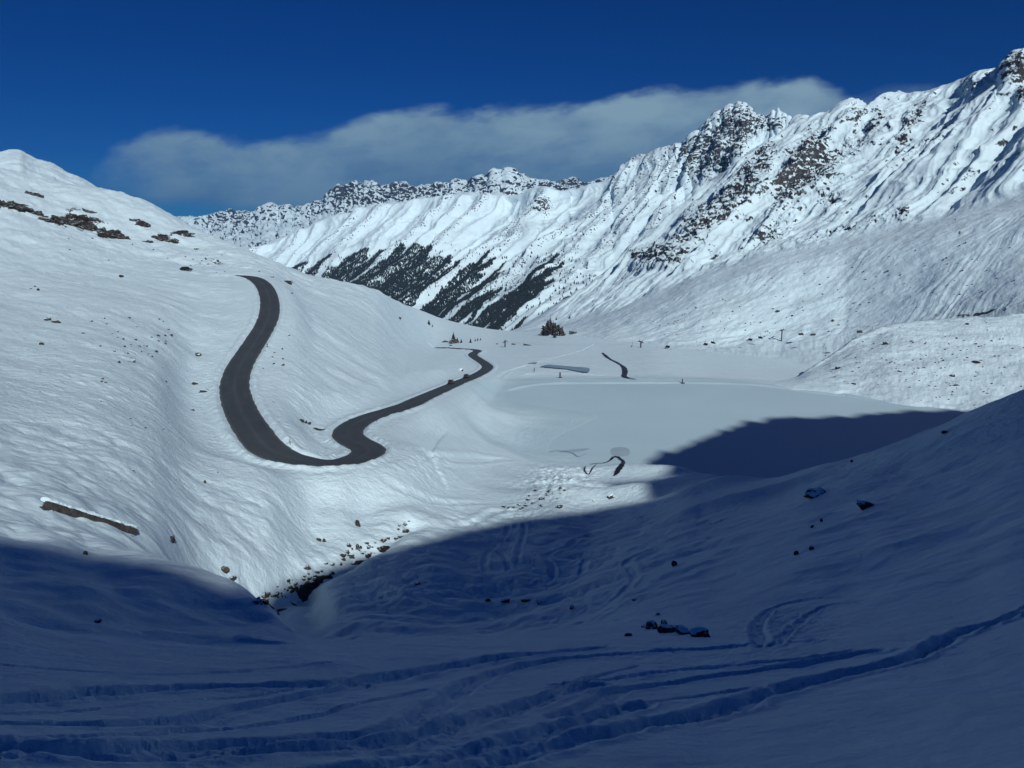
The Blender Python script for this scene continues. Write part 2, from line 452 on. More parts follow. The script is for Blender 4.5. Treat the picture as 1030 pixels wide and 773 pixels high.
# soft tumbling bulges of the lit bank above the gully
dz += bank * (0.75 * billow(U / 6.0, V / 11.0, 2, 10) + 0.6 * fbm(X / 9, Y / 9, 4, 11) + 0.12 * fbm(X / 1.3, Y / 1.3, 2, 19) - 0.3)
dz += valley * (0.35 * fbm(X / 24, Y / 14, 4, 12) + 0.08 * fbm(X / 4, Y / 3, 3, 13) + 0.28 * np.maximum(0, fbm(X / 7.0, Y / 2.5, 3, 78) - 0.15)) * (1 - sstep(700, 900, D) * 0.0)
dz += spur * (0.7 * fbm(X / 12, Y / 12, 4, 14) + 0.22 * fbm(U / 2.6, V / 5, 3, 15) + 0.3 * ridged(U / 6, V / 14, 2, 16))
shade_left = (1 - sstep(260, 330, PX)) * sstep(20, 26, D) * (1 - sstep(40, 50, D))
dz += shade_left * (0.55 * fbm(X / 6, Y / 6, 3, 17) + 0.15 * fbm(U / 2, V / 4, 2, 18))
# hillocks by the lake outlet
for (hx, hy, hr, hh) in [(625, 503, 11, 4.6), (640, 490, 7, -3.2), (628, 477, 10, 4.0), (672, 476, 8, 2.6), (735, 505, 6, 2.0), (712, 490, 7, 2.0), (590, 490, 10, 1.6), (540, 498, 10, 0.8)]:
    p = base_at(hx, hy)
    rr = ((X - p[0]) / (hr * 1.3)) ** 2 + ((Y - p[1]) / (hr * 0.5)) ** 2
    dz += hh * 0.55 * np.exp(-rr)
# blocks of snow rolled at the foot of the left slope
for (hx, hy, rx, ry, hh) in [(267, 647, 0.9, 0.8, 0.10)]:
    p = base_at(hx, hy)
    rr = (np.abs((X - p[0]) / rx) ** 3 + np.abs((Y - p[1]) / ry) ** 3)
    dz += hh * (1 - sstep(0.55, 1.25, rr))


def line_dist(pts, mask, step):
    """distance (and arc length) from the masked vertices to a polyline given as world xyz points"""
    pts = np.array(pts)
    seg = np.hypot(*np.diff(pts[:, :2], axis=0).T)
    s = np.concatenate([[0], np.cumsum(seg)])
    ss = np.arange(0, s[-1], step)
    q = np.stack([np.interp(ss, s, pts[:, i]) for i in range(3)], -1)
    vx, vy = X[mask], Y[mask]
    best = np.full(len(vx), 1e9); arg = np.zeros(len(vx), int)
    for c in range(0, len(vx), 20000):
        d2 = (vx[c:c + 20000, None] - q[None, :, 0]) ** 2 + (vy[c:c + 20000, None] - q[None, :, 1]) ** 2
        k = d2.argmin(1); arg[c:c + 20000] = k
        best[c:c + 20000] = np.sqrt(d2[np.arange(len(k)), k])
    return best, arg, q, ss


def smooth_px(pts, n=14):
    p = np.array(pts, float)
    t = np.arange(len(p))
    # Catmull-Rom through the points
    out = []
    P = np.vstack([2 * p[0] - p[1], p, 2 * p[-1] - p[-2]])
    for i in range(len(p) - 1):
        p0, p1, p2, p3 = P[i], P[i + 1], P[i + 2], P[i + 3]
        for k in range(n):
            u = k / n
            out.append(0.5 * ((2 * p1) + (-p0 + p2) * u + (2 * p0 - 5 * p1 + 4 * p2 - p3) * u * u + (-p0 + 3 * p1 - 3 * p2 + p3) * u ** 3))
    out.append(p[-1])
    return np.array(out)


# ski and foot tracks trodden into the snow: (pixels, half width m, depth m, lumpiness)
tracks = [
    ([(1045, 612), (1030, 616), (985, 630), (963, 638), (912, 663), (834, 681), (757, 704), (706, 720), (629, 736), (551, 752), (500, 768), (440, 792)], 0.36, 0.24, 1.0),
    ([(881, 655), (834, 663), (757, 676), (680, 686), (620, 697), (603, 707), (560, 722)], 0.26, 0.15, 0.8),
    ([(814, 645), (768, 647), (706, 653), (629, 658), (551, 665), (500, 677), (466, 692), (412, 728), (340, 741), (218, 750), (48, 758), (-40, 764)], 0.30, 0.17, 1.0),
    ([(-40, 707), (0, 705), (97, 697), (194, 692), (291, 691), (364, 685), (412, 678), (500, 663), (600, 652)], 0.40, 0.20, 1.0),
    ([(-40, 734), (0, 731), (121, 729), (194, 724), (252, 711), (315, 700), (364, 690)], 0.24, 0.14, 0.7),
    ([(0, 748), (48, 745), (218, 733), (291, 724), (388, 704), (430, 694)], 0.12, 0.07, 0.4),
    ([(500, 719), (551, 699), (587, 683), (640, 672)], 0.12, 0.07, 0.4),
    ([(610, 707), (640, 712), (700, 700), (790, 690)], 0.16, 0.08, 0.6),
    ([(0, 668), (60, 674), (140, 678), (230, 676), (330, 668)], 0.18, 0.05, 0.6),
    ([(770, 650), (762, 632), (775, 615), (800, 605), (850, 600)], 0.30, 0.16, 1.2),
    ([(780, 648), (800, 630), (830, 612), (870, 607)], 0.22, 0.12, 1.2),
    ([(-40, 755), (0, 752), (120, 760), (260, 757), (380, 748), (470, 728), (540, 706), (600, 690)], 0.34, 0.16, 1.2),
    ([(330, 780), (420, 768), (500, 752), (570, 731), (640, 712)], 0.30, 0.15, 1.3),
    ([(-40, 716), (60, 714), (160, 708), (260, 700), (340, 690)], 0.10, 0.05, 0.5),
    ([(560, 690), (640, 680), (720, 672), (800, 664), (860, 655)], 0.20, 0.10, 1.0),
    ([(930, 655), (960, 640), (1000, 628), (1045, 606)], 0.26, 0.12, 1.0),
]
fm = D < 46
for pts, hw, dep, lump in tracks:
    sp = smooth_px(pts, 10)
    wp = [base_at(a, b_) for a, b_ in sp]
    box = np.array(wp)
    mk = fm & (X > box[:, 0].min() - 2) & (X < box[:, 0].max() + 2) & (Y > box[:, 1].min() - 2) & (Y < box[:, 1].max() + 2)
    if not mk.any():
        continue
    dist, arg, q, ss = line_dist(wp, mk, 0.12)
    xx, yy = X[mk], Y[mk]
    wob = hw * (1 + 0.35 * perlin(ss[arg] * 1.1, np.zeros(len(arg)), 31))
    groove = 1 - sstep(0.62, 1.05, dist / wob)
    rim = np.exp(-((dist / wob - 1.35) / 0.33) ** 2)
    l1 = billow(xx * 3.0, yy * 3.0, 2, 33); l2 = fbm(xx * 6, yy * 6, 2, 35)
    dep *= 0.85
    dz[mk] += -dep * groove * (0.75 + 0.8 * lump * (l1 - 0.3)) + lump * 0.02 * l2 * groove + dep * 0.28 * rim * (0.7 + lump * l1)

# skiers' curves on the middle slope, in the shade
curves = [
    ([(487, 572), (489, 560), (496, 550), (506, 541), (512, 528)], 0.45, 0.35),
    ([(512, 572), (508, 562), (499, 553), (494, 545)], 0.45, 0.3),
    ([(520, 566), (522, 552), (526, 540), (527, 528)], 0.45, 0.35),
    ([(550, 585), (556, 572), (548, 560), (570, 550), (590, 537)], 0.5, 0.35),
    ([(585, 575), (592, 560), (610, 553)], 0.5, 0.3),
    ([(620, 600), (640, 580), (630, 565), (660, 552)], 0.5, 0.3),
]
mm = (D > 50) & (D < 150) & (PX > 450) & (PX < 720)
for pts, hw, dep in curves:
    wp = [base_at(a, b_) for a, b_ in smooth_px(pts, 8)]
    dist, arg, q, ss = line_dist(wp, mm, 0.4)
    dep *= 0.45; hw *= 0.8
    dz[mm] += (-dep * (1 - sstep(0.6, 1.3, dist / hw)) + dep * 0.4 * np.exp(-((dist / hw - 1.7) / 0.5) ** 2)) * (0.6 + 0.8 * billow(X[mm] / 2.0, Y[mm] / 2.0, 2, 44))

# trails over the valley floor
trails = [
    ([(447, 503), (446, 490), (436, 470), (432, 452), (448, 432), (472, 412), (484, 398), (487, 388)], 0.8, 0.35),
    ([(487, 390), (510, 397), (530, 404), (545, 409)], 0.7, 0.25),
    ([(500, 384), (510, 375), (530, 368), (560, 360), (585, 353), (600, 346)], 1.0, 0.3),
    ([(520, 380), (545, 376), (600, 378), (650, 380)], 1.0, 0.3),
    ([(395, 452), (430, 458), (470, 462), (520, 462)], 1.2, 0.4),
    ([(345, 490), (400, 498), (450, 506), (500, 505)], 0.9, 0.3),
    ([(415, 522), (440, 528), (480, 524), (500, 514), (540, 515)], 0.9, 0.3),
]
mm = (D > 95) & (D < 650) & (PX > 330) & (PX < 720)
for pts, hw, dep in trails:
    wp = [base_at(a, b_) for a, b_ in smooth_px(pts, 8)]
    dist, arg, q, ss = line_dist(wp, mm, 1.0)
    dep *= 0.9; fadew = sstep(0, 12, ss[arg]) * sstep(0, 12, ss[-1] - ss[arg])
    dz[mm] += fadew * (-dep * (1 - sstep(0.5, 1.2, dist / hw)) + dep * 0.5 * np.exp(-((dist / hw - 1.6) / 0.6) ** 2) + 0.12 * fbm(X[mm] / 1.5, Y[mm] / 1.5, 2, 45) * np.exp(-(dist / hw / 2.2) ** 2))

# rough trodden and thrown snow patches
rough = np.zeros_like(Z)
for (rx, ry, sx_, sy_, w) in [(420, 478, 32, 16, 1.0), (530, 436, 32, 13, 1.0), (560, 487, 34, 18, 1.2), (400, 462, 26, 6, 0.8), (520, 520, 26, 10, .5), (575, 450, 22, 8, .6)]:
    rough += w * np.exp(-((PX - rx) / sx_) ** 2 - ((PY - ry) / sy_) ** 2) * (D > 90) * (D < 420)
dz += np.clip(rough, 0, 1.3) * 2.0 * (0.55 * billow(X / 3.0, Y / 4.5, 3, 41) + 0.25 * fbm(X / 1.3, Y / 1.3, 2, 42))

Z = Z + dz

# --- frozen lake basin
lake_px = [(505, 396), (530, 390), (560, 387), (640, 386.5), (700, 386.5), (760, 388.5), (810, 395), (860, 401), (900, 405), (965, 413), (1030, 428), (1090, 440),
           (1060, 470), (1000, 485), (900, 490), (800, 490), (735, 482), (690, 472), (655, 464), (625, 459), (595, 458), (570, 456), (552, 452), (560, 440), (585, 428), (600, 418), (560, 412), (520, 405)]


def on_plane(px, py, z):
    x, y, zz = ray(px, py)
    s = z / zz
    return x * s, y * s


lk = np.array([on_plane(a, b_, LAKE_Z) for a, b_ in smooth_px(lake_px + [lake_px[0]], 6)[:-1]])


def poly_sd(px, py, poly):
    """signed distance to polygon (negative inside)"""
    ins = np.zeros(len(px), bool); best = np.full(len(px), 1e9)
    n = len(poly)
    for i in range(n):
        a = poly[i]; b_ = poly[(i + 1) % n]
        c = (a[1] > py) != (b_[1] > py)
        with np.errstate(divide='ignore', invalid='ignore'):
            xi = (b_[0] - a[0]) * (py - a[1]) / (b_[1] - a[1]) + a[0]
        ins ^= c & (px < xi)
        e = b_ - a; L = max(e @ e, 1e-9)
        t = np.clip(((px - a[0]) * e[0] + (py - a[1]) * e[1]) / L, 0, 1)
        best = np.minimum(best, np.hypot(px - a[0] - t * e[0], py - a[1] - t * e[1]))
    return np.where(ins, -best, best)


mk = (D > 140) & (D < 420) & (PX > 430)
sd = poly_sd(X[mk], Y[mk], lk)
z0 = Z[mk]
ins = sd < 0
zin = LAKE_Z - 0.05 - 1.2 * sstep(0, 8, -sd)
shore = LAKE_Z + 0.03 + 0.12 * np.clip(sd, 0, 6) / 6 + np.maximum(z0 - LAKE_Z - 0.15, 0) * sstep(0, 26, sd)
# land lower than the lake just outside its far shore stays as a small embankment
low = LAKE_Z + 0.03 + 0.12 * np.clip(sd, 0, 6) / 6 + 0.45 * np.exp(-((sd - 2.2) / 1.3) ** 2) * sstep(262, 280, Y[mk]) * (0.8 + 0.5 * fbm(X[mk] / 12, Y[mk] / 12, 2, 68)) + (np.minimum(z0 - LAKE_Z, 0)) * sstep(4, 30, sd)
zout = np.where(z0 > LAKE_Z + 0.15, shore, low)
Z[mk] = np.where(ins, zin, zout)

# --- the road: centre line on the ground, level across, ploughed snow at the sides
road_px = [(217, 277.4), (228, 277), (240, 277.2), (252, 278.8), (260, 282.5), (266.5, 289), (270.5, 299), (271.5, 309), (269.5, 321), (262, 336), (250.5, 354), (241, 369), (236.5, 383), (236, 393), (240, 408), (247, 422.6), (255.5, 434.5), (266, 446), (282, 457.5), (300, 463.5), (322, 466), (344, 466), (362, 463.2), (375, 458),
           (368, 450), (357, 444), (349, 437), (351, 431), (357, 426.5), (368, 421.8), (385, 415.6), (408, 408), (428, 399.5), (452, 389), (477, 378.6), (486, 374), (490.5, 369.5), (487, 365.5), (480, 361), (475.5, 357.6), (477, 355.2), (480.5, 353.2), (474, 351.6), (460, 350.8), (446, 350.5), (438, 350.3)]
rp = smooth_px(road_px, 12)
rw = np.array([base_at(a, b_) for a, b_ in rp])
seg = np.hypot(*np.diff(rw[:, :2], axis=0).T)
s = np.concatenate([[0], np.cumsum(seg)])
ss = np.arange(0, s[-1], 1.0)
RW = np.stack([np.interp(ss, s, rw[:, i]) for i in range(3)], -1)


def gsm(a, sig):
    k = np.arange(-int(3 * sig), int(3 * sig) + 1); w = np.exp(-(k / sig) ** 2 / 2); w /= w.sum()
    pad = len(k) // 2
    ap = np.concatenate([np.full(pad, a[0]) , a, np.full(pad, a[-1])])
    return np.convolve(ap, w, mode='valid')


RW[:, 0] = gsm(RW[:, 0], 3); RW[:, 1] = gsm(RW[:, 1], 3); RW[:, 2] = gsm(RW[:, 2], 8)
HWD = 2.75
mk = (D > 75) & (D < 560) & (PX < 530)
vx, vy = X[mk], Y[mk]
dist, arg, q, sarr = line_dist(RW, mk, 1.0)
rz = np.zeros(len(vx))
for c_ in range(0, len(vx), 10000):                       # blended road height, so that the two arms of a bend meet smoothly
    d2 = (vx[c_:c_ + 10000, None] - q[None, ::2, 0]) ** 2 + (vy[c_:c_ + 10000, None] - q[None, ::2, 1]) ** 2
    ww = 1.0 / (d2 + 1.0) ** 3
    rz[c_:c_ + 10000] = (ww * q[None, ::2, 2]).sum(1) / ww.sum(1)
z0 = Z[mk]
w = 1 - sstep(0, 1, (dist - HWD - 1.0) / np.where(D[mk] > 420, 4.0, 9.0))
flat = rz - 0.08
berm = 0.55 * np.exp(-((dist - HWD - 1.0) / 0.75) ** 2) * (0.8 + 0.5 * fbm(vx / 2.5, vy / 2.5, 2, 51)) + 0.15 * fbm(vx / 1.2, vy / 1.2, 2, 52) * sstep(HWD + 0.2, HWD + 1, dist) * (1 - sstep(HWD + 3, HWD + 7, dist))
zz = z0 * (1 - w) + flat * w + berm * sstep(HWD - 0.1, HWD + 0.4, dist)
Z[mk] = zz

# --- gully stream bed: sunk along the line of dark rocks
gully = [(262, 606), (275, 598), (300, 588), (322, 574), (345, 566), (365, 552), (385, 544), (400, 533), (412, 524)]
wp = [base_at(a, b_) for a, b_ in smooth_px(gully, 6)]
mk = (D > 55) & (D < 140) & (PX > 240) & (PX < 440)
dist, arg, q, _ = line_dist(wp, mk, 0.5)
Z[mk] -= 1.3 * np.exp(-(dist / 1.7) ** 2)
rockA = np.zeros_like(Z); iceA = np.zeros_like(Z)
rk = np.zeros(mk.sum())
rk += (0.60 + 0.08 * (1 - sstep(85, 95, D[mk]))) * np.exp(-(dist / (0.9 + 0.7 * (1 - sstep(85, 95, D[mk])))) ** 2) * sstep(-0.25, 0.25, fbm(X[mk] / 2.2, Y[mk] / 2.2, 3, 61) + 0.05)
rockA[mk] = rk
# stony patches: left hillside band, outlet, valley
for (rx, ry, sx_, sy_, w_) in [(560, 506, 12, 5, 0.55), (548, 512, 10, 3, 0.5), (586, 476, 6, 7, 0.45), (536, 509, 12, 2, 0.5)]:
    e = np.exp(-((PX - rx) / sx_) ** 2 - ((PY - ry) / sy_) ** 2) * (D > 100)
    rockA += w_ * e * sstep(0.0, 0.35, fbm(X / 1.6, Y / 2.4, 3, 63) + 0.12)
band = 0
for (rx, ry, sx_, sy_, w_) in [(12, 210, 22, 5, .9), (32, 192, 12, 5, .5), (50, 222, 22, 5, .6), (85, 226, 28, 8, .8), (112, 236, 16, 5, .9), (142, 226, 10, 6, .7), (165, 240, 16, 5, .7), (185, 236, 10, 3, .7), (72, 212, 22, 4, .5),
                                (215, 265, 22, 5, .55), (198, 252, 5, 2, .6), (292, 285, 7, 3, .55), (275, 279, 5, 2, .4), (100, 350, 30, 14, .28), (265, 345, 4, 22, .35), (125, 335, 26, 10, .28)]:
    band = band + w_ * np.exp(-((PX - rx) / sx_) ** 2 - ((PY - ry) / sy_) ** 2)
band = np.clip(band, 0, 1) * (D > 95)
rn = ridged(U / 9, V / 16, 4, 64)
rb = np.where(band > 0.02, band * sstep(0.30, 0.75, rn + 0.45 * band - 0.15), 0)
rockA = np.maximum(rockA, rb)
Z += np.clip(rb, 0, 1) * 1.6 * (0.3 + billow(X / 5, Y / 5, 3, 66)) * sstep(250, 350, D)
print('ground', X.shape)
mk = (D > 140) & (D < 420) & (PX > 430)
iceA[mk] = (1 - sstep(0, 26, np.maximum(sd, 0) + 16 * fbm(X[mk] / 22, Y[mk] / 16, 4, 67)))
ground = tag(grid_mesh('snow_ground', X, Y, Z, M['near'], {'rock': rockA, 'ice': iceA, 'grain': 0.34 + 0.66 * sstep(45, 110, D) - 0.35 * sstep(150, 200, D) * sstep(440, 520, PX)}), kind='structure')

# frozen lake
cen = lk.mean(0)
me = bpy.data.meshes.new('lake')
bm = bmesh.new()
big = []
for p in lk:
    v = p - cen
    q_ = p + v / np.linalg.norm(v) * 1.0
    big.append(bm.verts.new((q_[0], q_[1], LAKE_Z)))
bm.faces.new(big)
bm.normal_update()
if bm.faces[:][0].normal.z < 0:
    bmesh.ops.reverse_faces(bm, faces=bm.faces[:])
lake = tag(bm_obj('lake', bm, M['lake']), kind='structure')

# road ribbon
me = bpy.data.meshes.new('road')
tang = np.gradient(RW[:, :2], axis=0); tang /= np.linalg.norm(tang, axis=1)[:, None]
nrm = np.stack([-tang[:, 1], tang[:, 0]], -1)
cross = np.array([-1, -0.93, -0.8, -0.6, -0.4, -0.2, 0, 0.2, 0.4, 0.6, 0.8, 0.93, 1.0])
edge_n = fbm(ss / 3.0, np.zeros(len(ss)), 3, 71) * 0.25
edge_m = fbm(ss / 3.0, np.zeros(len(ss)) + 9, 3, 72) * 0.25
RX = np.zeros((len(RW), len(cross))); RY = RX.copy(); RZ = RX.copy(); WE = RX.copy()
for j, c in enumerate(cross):
    off = c * HWD + (edge_n if c < -0.9 else 0) + (edge_m if c > 0.9 else 0)
    RX[:, j] = RW[:, 0] + nrm[:, 0] * off; RY[:, j] = RW[:, 1] + nrm[:, 1] * off
    RZ[:, j] = RW[:, 2] + 0.06 * (1 - c * c)
    WE[:, j] = (0.62 if abs(c) > 0.97 else 0.22 if abs(c) > 0.9 else 0) + (0.16 if abs(c) < 0.1 else 0) + 0.16 * fbm(ss / 9.0, np.zeros(len(ss)) + j * 0.6, 3, 73)
road = tag(grid_mesh('road', RX, RY, RZ, M['asphalt'], {'wear': WE}), kind='structure')

# ------------------------------------------------------------------ mountains


def lines_to_cols(pxs, lines):
    """lines: near to far, each [(px, py, d), ...] -> columns for loft()"""
    cols = {}
    for p in pxs:
        c = []
        for ln in lines:
            a = np.array(ln, float)
            c.append((float(np.interp(p, a[:, 0], a[:, 1])), float(np.exp(np.interp(p, a[:, 0], np.log(a[:, 2]))))))
        cols[p] = c
    return cols


def blobs(px, py, lst):
    s = np.zeros_like(px)
    for (bx, by, rx, ry, ang, w) in lst:
        c, sn = math.cos(math.radians(ang)), math.sin(math.radians(ang))
        dx = px - bx; dy = py - by
        u = dx * c + dy * sn; v = -dx * sn + dy * c
        s = s + w * np.exp(-(u / rx) ** 2 - (v / ry) ** 2)
    return s


def surface_normals(X, Y, Z):
    P = np.stack([X, Y, Z], -1)
    du = np.gradient(P, axis=1); dv = np.gradient(P, axis=0)
    n = np.cross(du, dv)
    n /= np.maximum(np.linalg.norm(n, axis=-1, keepdims=True), 1e-9)
    n *= np.sign(n[..., 2:3] + 1e-12)
    return n


# near moraine on the far side of the lake, right
m_foot = [(770, 387, 346), (800, 391, 333), (860, 400, 318), (900, 405, 306), (960, 412.5, 294), (1030, 428, 270), (1180, 450, 245)]
m_mid = [(770, 386.2, 350), (800, 384, 350), (830, 377, 357), (860, 369, 362), (900, 360, 365), (960, 360, 360), (1030, 364, 352), (1180, 370, 340)]
m_up = [(770, 386, 354), (800, 381.5, 362), (830, 365.5, 385), (860, 347, 404), (900, 332, 416), (960, 326, 422), (1030, 321, 425), (1180, 312, 425)]
m_top = [(770, 386, 358), (800, 380, 370), (830, 361, 395), (860, 341, 417), (880, 333, 425), (900, 327, 432), (930, 323, 438), (960, 321, 441), (1000, 319, 442), (1030, 315, 442), (1180, 300, 442)]
m_back = [(770, 388, 372), (830, 372, 430), (860, 356, 455), (900, 344, 470), (1030, 336, 480), (1180, 322, 480)]
m_end = [(770, 392, 400), (830, 385, 470), (900, 372, 510), (1030, 365, 520), (1180, 350, 520)]
m_base = [(p, y + 26, d - 14) for p, y, d in m_foot]
m_base, m_foot, m_mid, m_up, m_top, m_back, m_end = [[(p, y, d * 0.86 * math.hypot(1.0, (p - W / 2) / F)) for p, y, d in ln] for ln in (m_base, m_foot, m_mid, m_up, m_top, m_back, m_end)]
cols = lines_to_cols([770, 785, 800, 815, 830, 845, 860, 880, 900, 930, 960, 1000, 1030, 1100, 1180], [m_base, m_foot, m_mid, m_up, m_top, m_back, m_end])
PXm, PYm, Dm, _ = loft(cols, 0.8, [8, 40, 40, 26, 16, 10, 6][:6])
Xm, Ym, Zm = world(PXm, PYm, Dm)
fade = sstep(775, 860, PXm)
c, sn = math.cos(0.5), math.sin(0.5)
Um = Xm * c + Ym * sn; Vm = -Xm * sn + Ym * c
dzm = fade * (1.5 * fbm(Xm / 26, Ym / 22, 4, 81) + 0.9 * (ridged(Um / 8, Vm / 30, 3, 82) - 0.5) + 0.30 * fbm(Xm / 4, Ym / 4, 3, 83) + 0.22 * billow(Xm / 1.7, Ym / 1.7, 2, 85))
Zm = Zm + dzm
rkm = sstep(0.42, 0.62, fbm(Xm / 2.6, Ym / 2.0, 3, 84)) * (0.40 + 0.25 * fbm(Xm / 30, Ym / 30, 2, 86)) * fade
tag(grid_mesh('moraine_hill', Xm, Ym, Zm, M['mid'], {'rock': rkm, 'ice': np.zeros_like(Zm)}), kind='structure')

# mountain side on the right
B_foot = [(470, 345, 640), (500, 346, 640), (560, 349, 560), (620, 353, 520), (700, 355, 520), (780, 362, 510), (850, 365, 500), (900, 360, 500), (1030, 350, 480), (1180, 340, 470)]
B_foot = [(p, y + 9, d - 16) for p, y, d in B_foot]
B_low = [(470, 341, 760), (500, 341.5, 740), (560, 343, 680), (620, 346, 610), (700, 346, 600), (780, 344, 600), (850, 338, 590), (900, 332, 570), (960, 322, 550), (1030, 305, 530), (1180, 285, 510)]
B_mid = [(470, 339, 860), (500, 339.5, 840), (560, 338, 770), (620, 335, 680), (700, 322, 650), (780, 308, 645), (850, 297, 640), (940, 276, 610), (1030, 256, 590), (1180, 225, 560)]
B_bench = [(470, 338, 960), (500, 338, 930), (560, 332, 850), (620, 321, 760), (660, 308, 735), (700, 293, 715), (770, 271, 700), (850, 254, 690), (940, 236, 655), (1030, 213, 640), (1180, 175, 610)]
B_shelf = [(470, 337.6, 1000), (500, 337.5, 970), (560, 329, 900), (620, 312, 810), (660, 296, 780), (700, 280, 765), (770, 255, 752), (850, 240, 742), (940, 222, 705), (1030, 196, 690), (1180, 155, 660)]
B_hi = [(470, 337.3, 1100), (500, 337, 1060), (560, 323, 1010), (620, 291, 950), (660, 265, 925), (700, 238, 905), (770, 196, 890), (850, 170, 875), (940, 150, 840), (1030, 126, 800), (1180, 85, 770)]
crest = [(470, 337.5, 1250), (500, 336, 1220), (519, 331, 1200), (540, 320, 1180), (555, 310.5, 1160), (590, 289, 1155), (620, 266, 1150), (646, 241, 1140), (685, 209, 1130), (723, 177, 1125), (749, 158, 1120), (780, 139, 1110), (809, 123, 1100),
         (835, 114, 1085), (848, 104, 1078), (857, 101, 1075), (870, 106, 1065), (885, 100, 1052), (903, 94, 1042), (924, 92, 1030), (940, 88, 1018), (955, 83, 1008), (970, 76, 996), (986, 70, 985), (1000, 69, 972), (1006, 68, 965), (1012, 61, 958), (1018, 55, 955), (1025, 53, 950), (1034, 54, 945), (1060, 42, 935), (1180, 10, 900)]
B_back = [(p, y + 4 + max(0, (330 - y)) * 0.12, d + 70) for p, y, d in crest]
B_end = [(p, y + 10 + max(0, (330 - y)) * 0.6, d + 260) for p, y, d in crest]
kp = sorted(set([470, 500, 519, 540, 555, 590, 620, 646, 660, 685, 700, 723, 749, 780, 809, 835, 848, 857, 870, 885, 903, 924, 940, 955, 970, 986, 1000, 1006, 1012, 1018, 1025, 1034, 1060, 1110, 1180]))
cols = lines_to_cols(kp, [B_foot, B_low, B_mid, B_bench, B_shelf, B_hi, crest, B_back, B_end])
PXb, PYb, Db, Tb = loft(cols, 0.75, [16, 60, 60, 30, 90, 120, 10, 8])
Xb, Yb, Zb = world(PXb, PYb, Db)
tb = Tb[:, None] * np.ones_like(PXb)
nb = surface_normals(Xb, Yb, Zb)
fx, fy = -0.86, -0.51                                   # the fall line
Ub = Xb * fy - Yb * fx; Vb = Xb * fx + Yb * fy
fadeL = sstep(500, 620, PXb)
upper = sstep(3.9, 4.5, tb) * (1 - sstep(5.97, 6.4, tb) * 0.6)
edge = 1 - 0.75 * np.exp(-((tb - 6.0) / 0.10) ** 2)
warp = 34 * fbm(Xb / 110, (Yb + Zb) / 110, 3, 90)
rib = 0.6 * (1 - np.abs(perlin((Ub + 0.7 * warp) / 70, (Vb + Zb) / 420, 91)) * 1.2) + 0.4 * ridged((Ub + warp) / 40, (Vb + Zb) / 170, 3, 191, 0.5)
rib2 = ridged((Ub + 0.7 * warp) / 24, (Vb + Zb) / 62, 3, 92, 0.5)
rocky = np.clip(blobs(PXb, PYb, [
    (672, 258, 34, 15, 0, 1.0), (650, 262, 14, 10, 0, .5), (700, 225, 30, 12, -50, .8), (735, 205, 42, 14, -50, .9), (765, 172, 40, 12, -52, .8), (795, 185, 40, 16, -55, .9), (815, 150, 32, 14, -50, .8),
    (770, 235, 26, 14, -30, .8), (840, 155, 40, 14, -55, .8), (838, 195, 20, 12, -30, .7), (825, 238, 34, 9, -15, .75), (880, 125, 34, 12, -55, .7), (905, 140, 30, 10, -50, .7), (925, 108, 24, 9, -40, .7),
    (880, 225, 34, 7, -15, .6), (910, 215, 12, 10, 0, .7), (960, 125, 30, 9, -45, .6), (975, 150, 10, 6, 0, .6), (985, 85, 14, 10, -40, .6), (1022, 70, 14, 14, -60, 1.2), (1030, 95, 12, 12, 0, 1.0), (1000, 110, 20, 4, -45, .6),
    (750, 148, 14, 8, -40, .4), (930, 150, 30, 10, -45, .5), (1040, 150, 20, 10, -30, .3)]), 0, 1.15)
rocky *= sstep(3.0, 3.6, tb)
cragN = ridged(Xb / 13 + 0.3 * rib2, (Yb + Zb) / 15, 4, 93, 0.6)
dn = upper * edge * (24 * (rib - 0.6) + 5.5 * (rib2 - 0.5) + 5 * fbm(Xb / 30, (Yb + Zb) / 34, 4, 190, 0.5)) * fadeL
dn += rocky * edge * (6.0 * (cragN - 0.45) + 2.5)
lowm = (1 - sstep(2.8, 3.4, tb)) * sstep(0.3, 0.9, tb)
flut = ridged((Ub + 0.6 * warp) / 9, (Vb + Zb) / 42, 4, 94, 0.6)
dn += lowm * fadeL * (1.15 * (flut - 0.5) * sstep(-0.3, 0.4, fbm(Xb / 60, Yb / 60, 2, 195)) + 1.1 * fbm(Xb / 22, (Yb + Zb) / 22, 5, 95, 0.55))
dn += edge * (2.5 * fbm(Xb / 45, (Yb + Zb) / 45, 4, 96) + 0.45 * fbm(Xb / 6, (Yb + Zb) / 6, 3, 97)) * (0.35 + 0.65 * fadeL)
# long low waves of the flat ground under the lift
wave = sstep(600, 700, PXb) * (1 - sstep(860, 900, PXb)) * sstep(0.05, 0.4, tb) * (1 - sstep(1.0, 1.4, tb))
dn += wave * (1.2 * ridged(Xb / 34 + Yb / 120, Yb / 10 - Xb / 60, 3, 98) - 0.4)
Xb2 = Xb + nb[..., 0] * dn; Yb2 = Yb + nb[..., 1] * dn; Zb2 = Zb + nb[..., 2] * dn
n2 = surface_normals(Xb2, Yb2, Zb2)
steep = 1 - n2[..., 2]
base_steep = 1 - nb[..., 2]
rel = steep - base_steep
fine = fbm(Xb / 5, (Yb + 1.6 * Zb) / 8, 3, 99)
fine2 = fbm(Xb / 1.9, (Yb + 1.4 * Zb) / 2.6, 3, 199)
rkb = rocky * (0.47 + 1.2 * rel + 0.45 * fine + 0.55 * fine2 + 0.35 * (rib2 - 0.5)) - 0.04
rkb = np.minimum(rkb, 0.56)
rkb = np.maximum(rkb, upper * fadeL * sstep(0.14, 0.32, rel + 0.12 * fine) * 0.5)
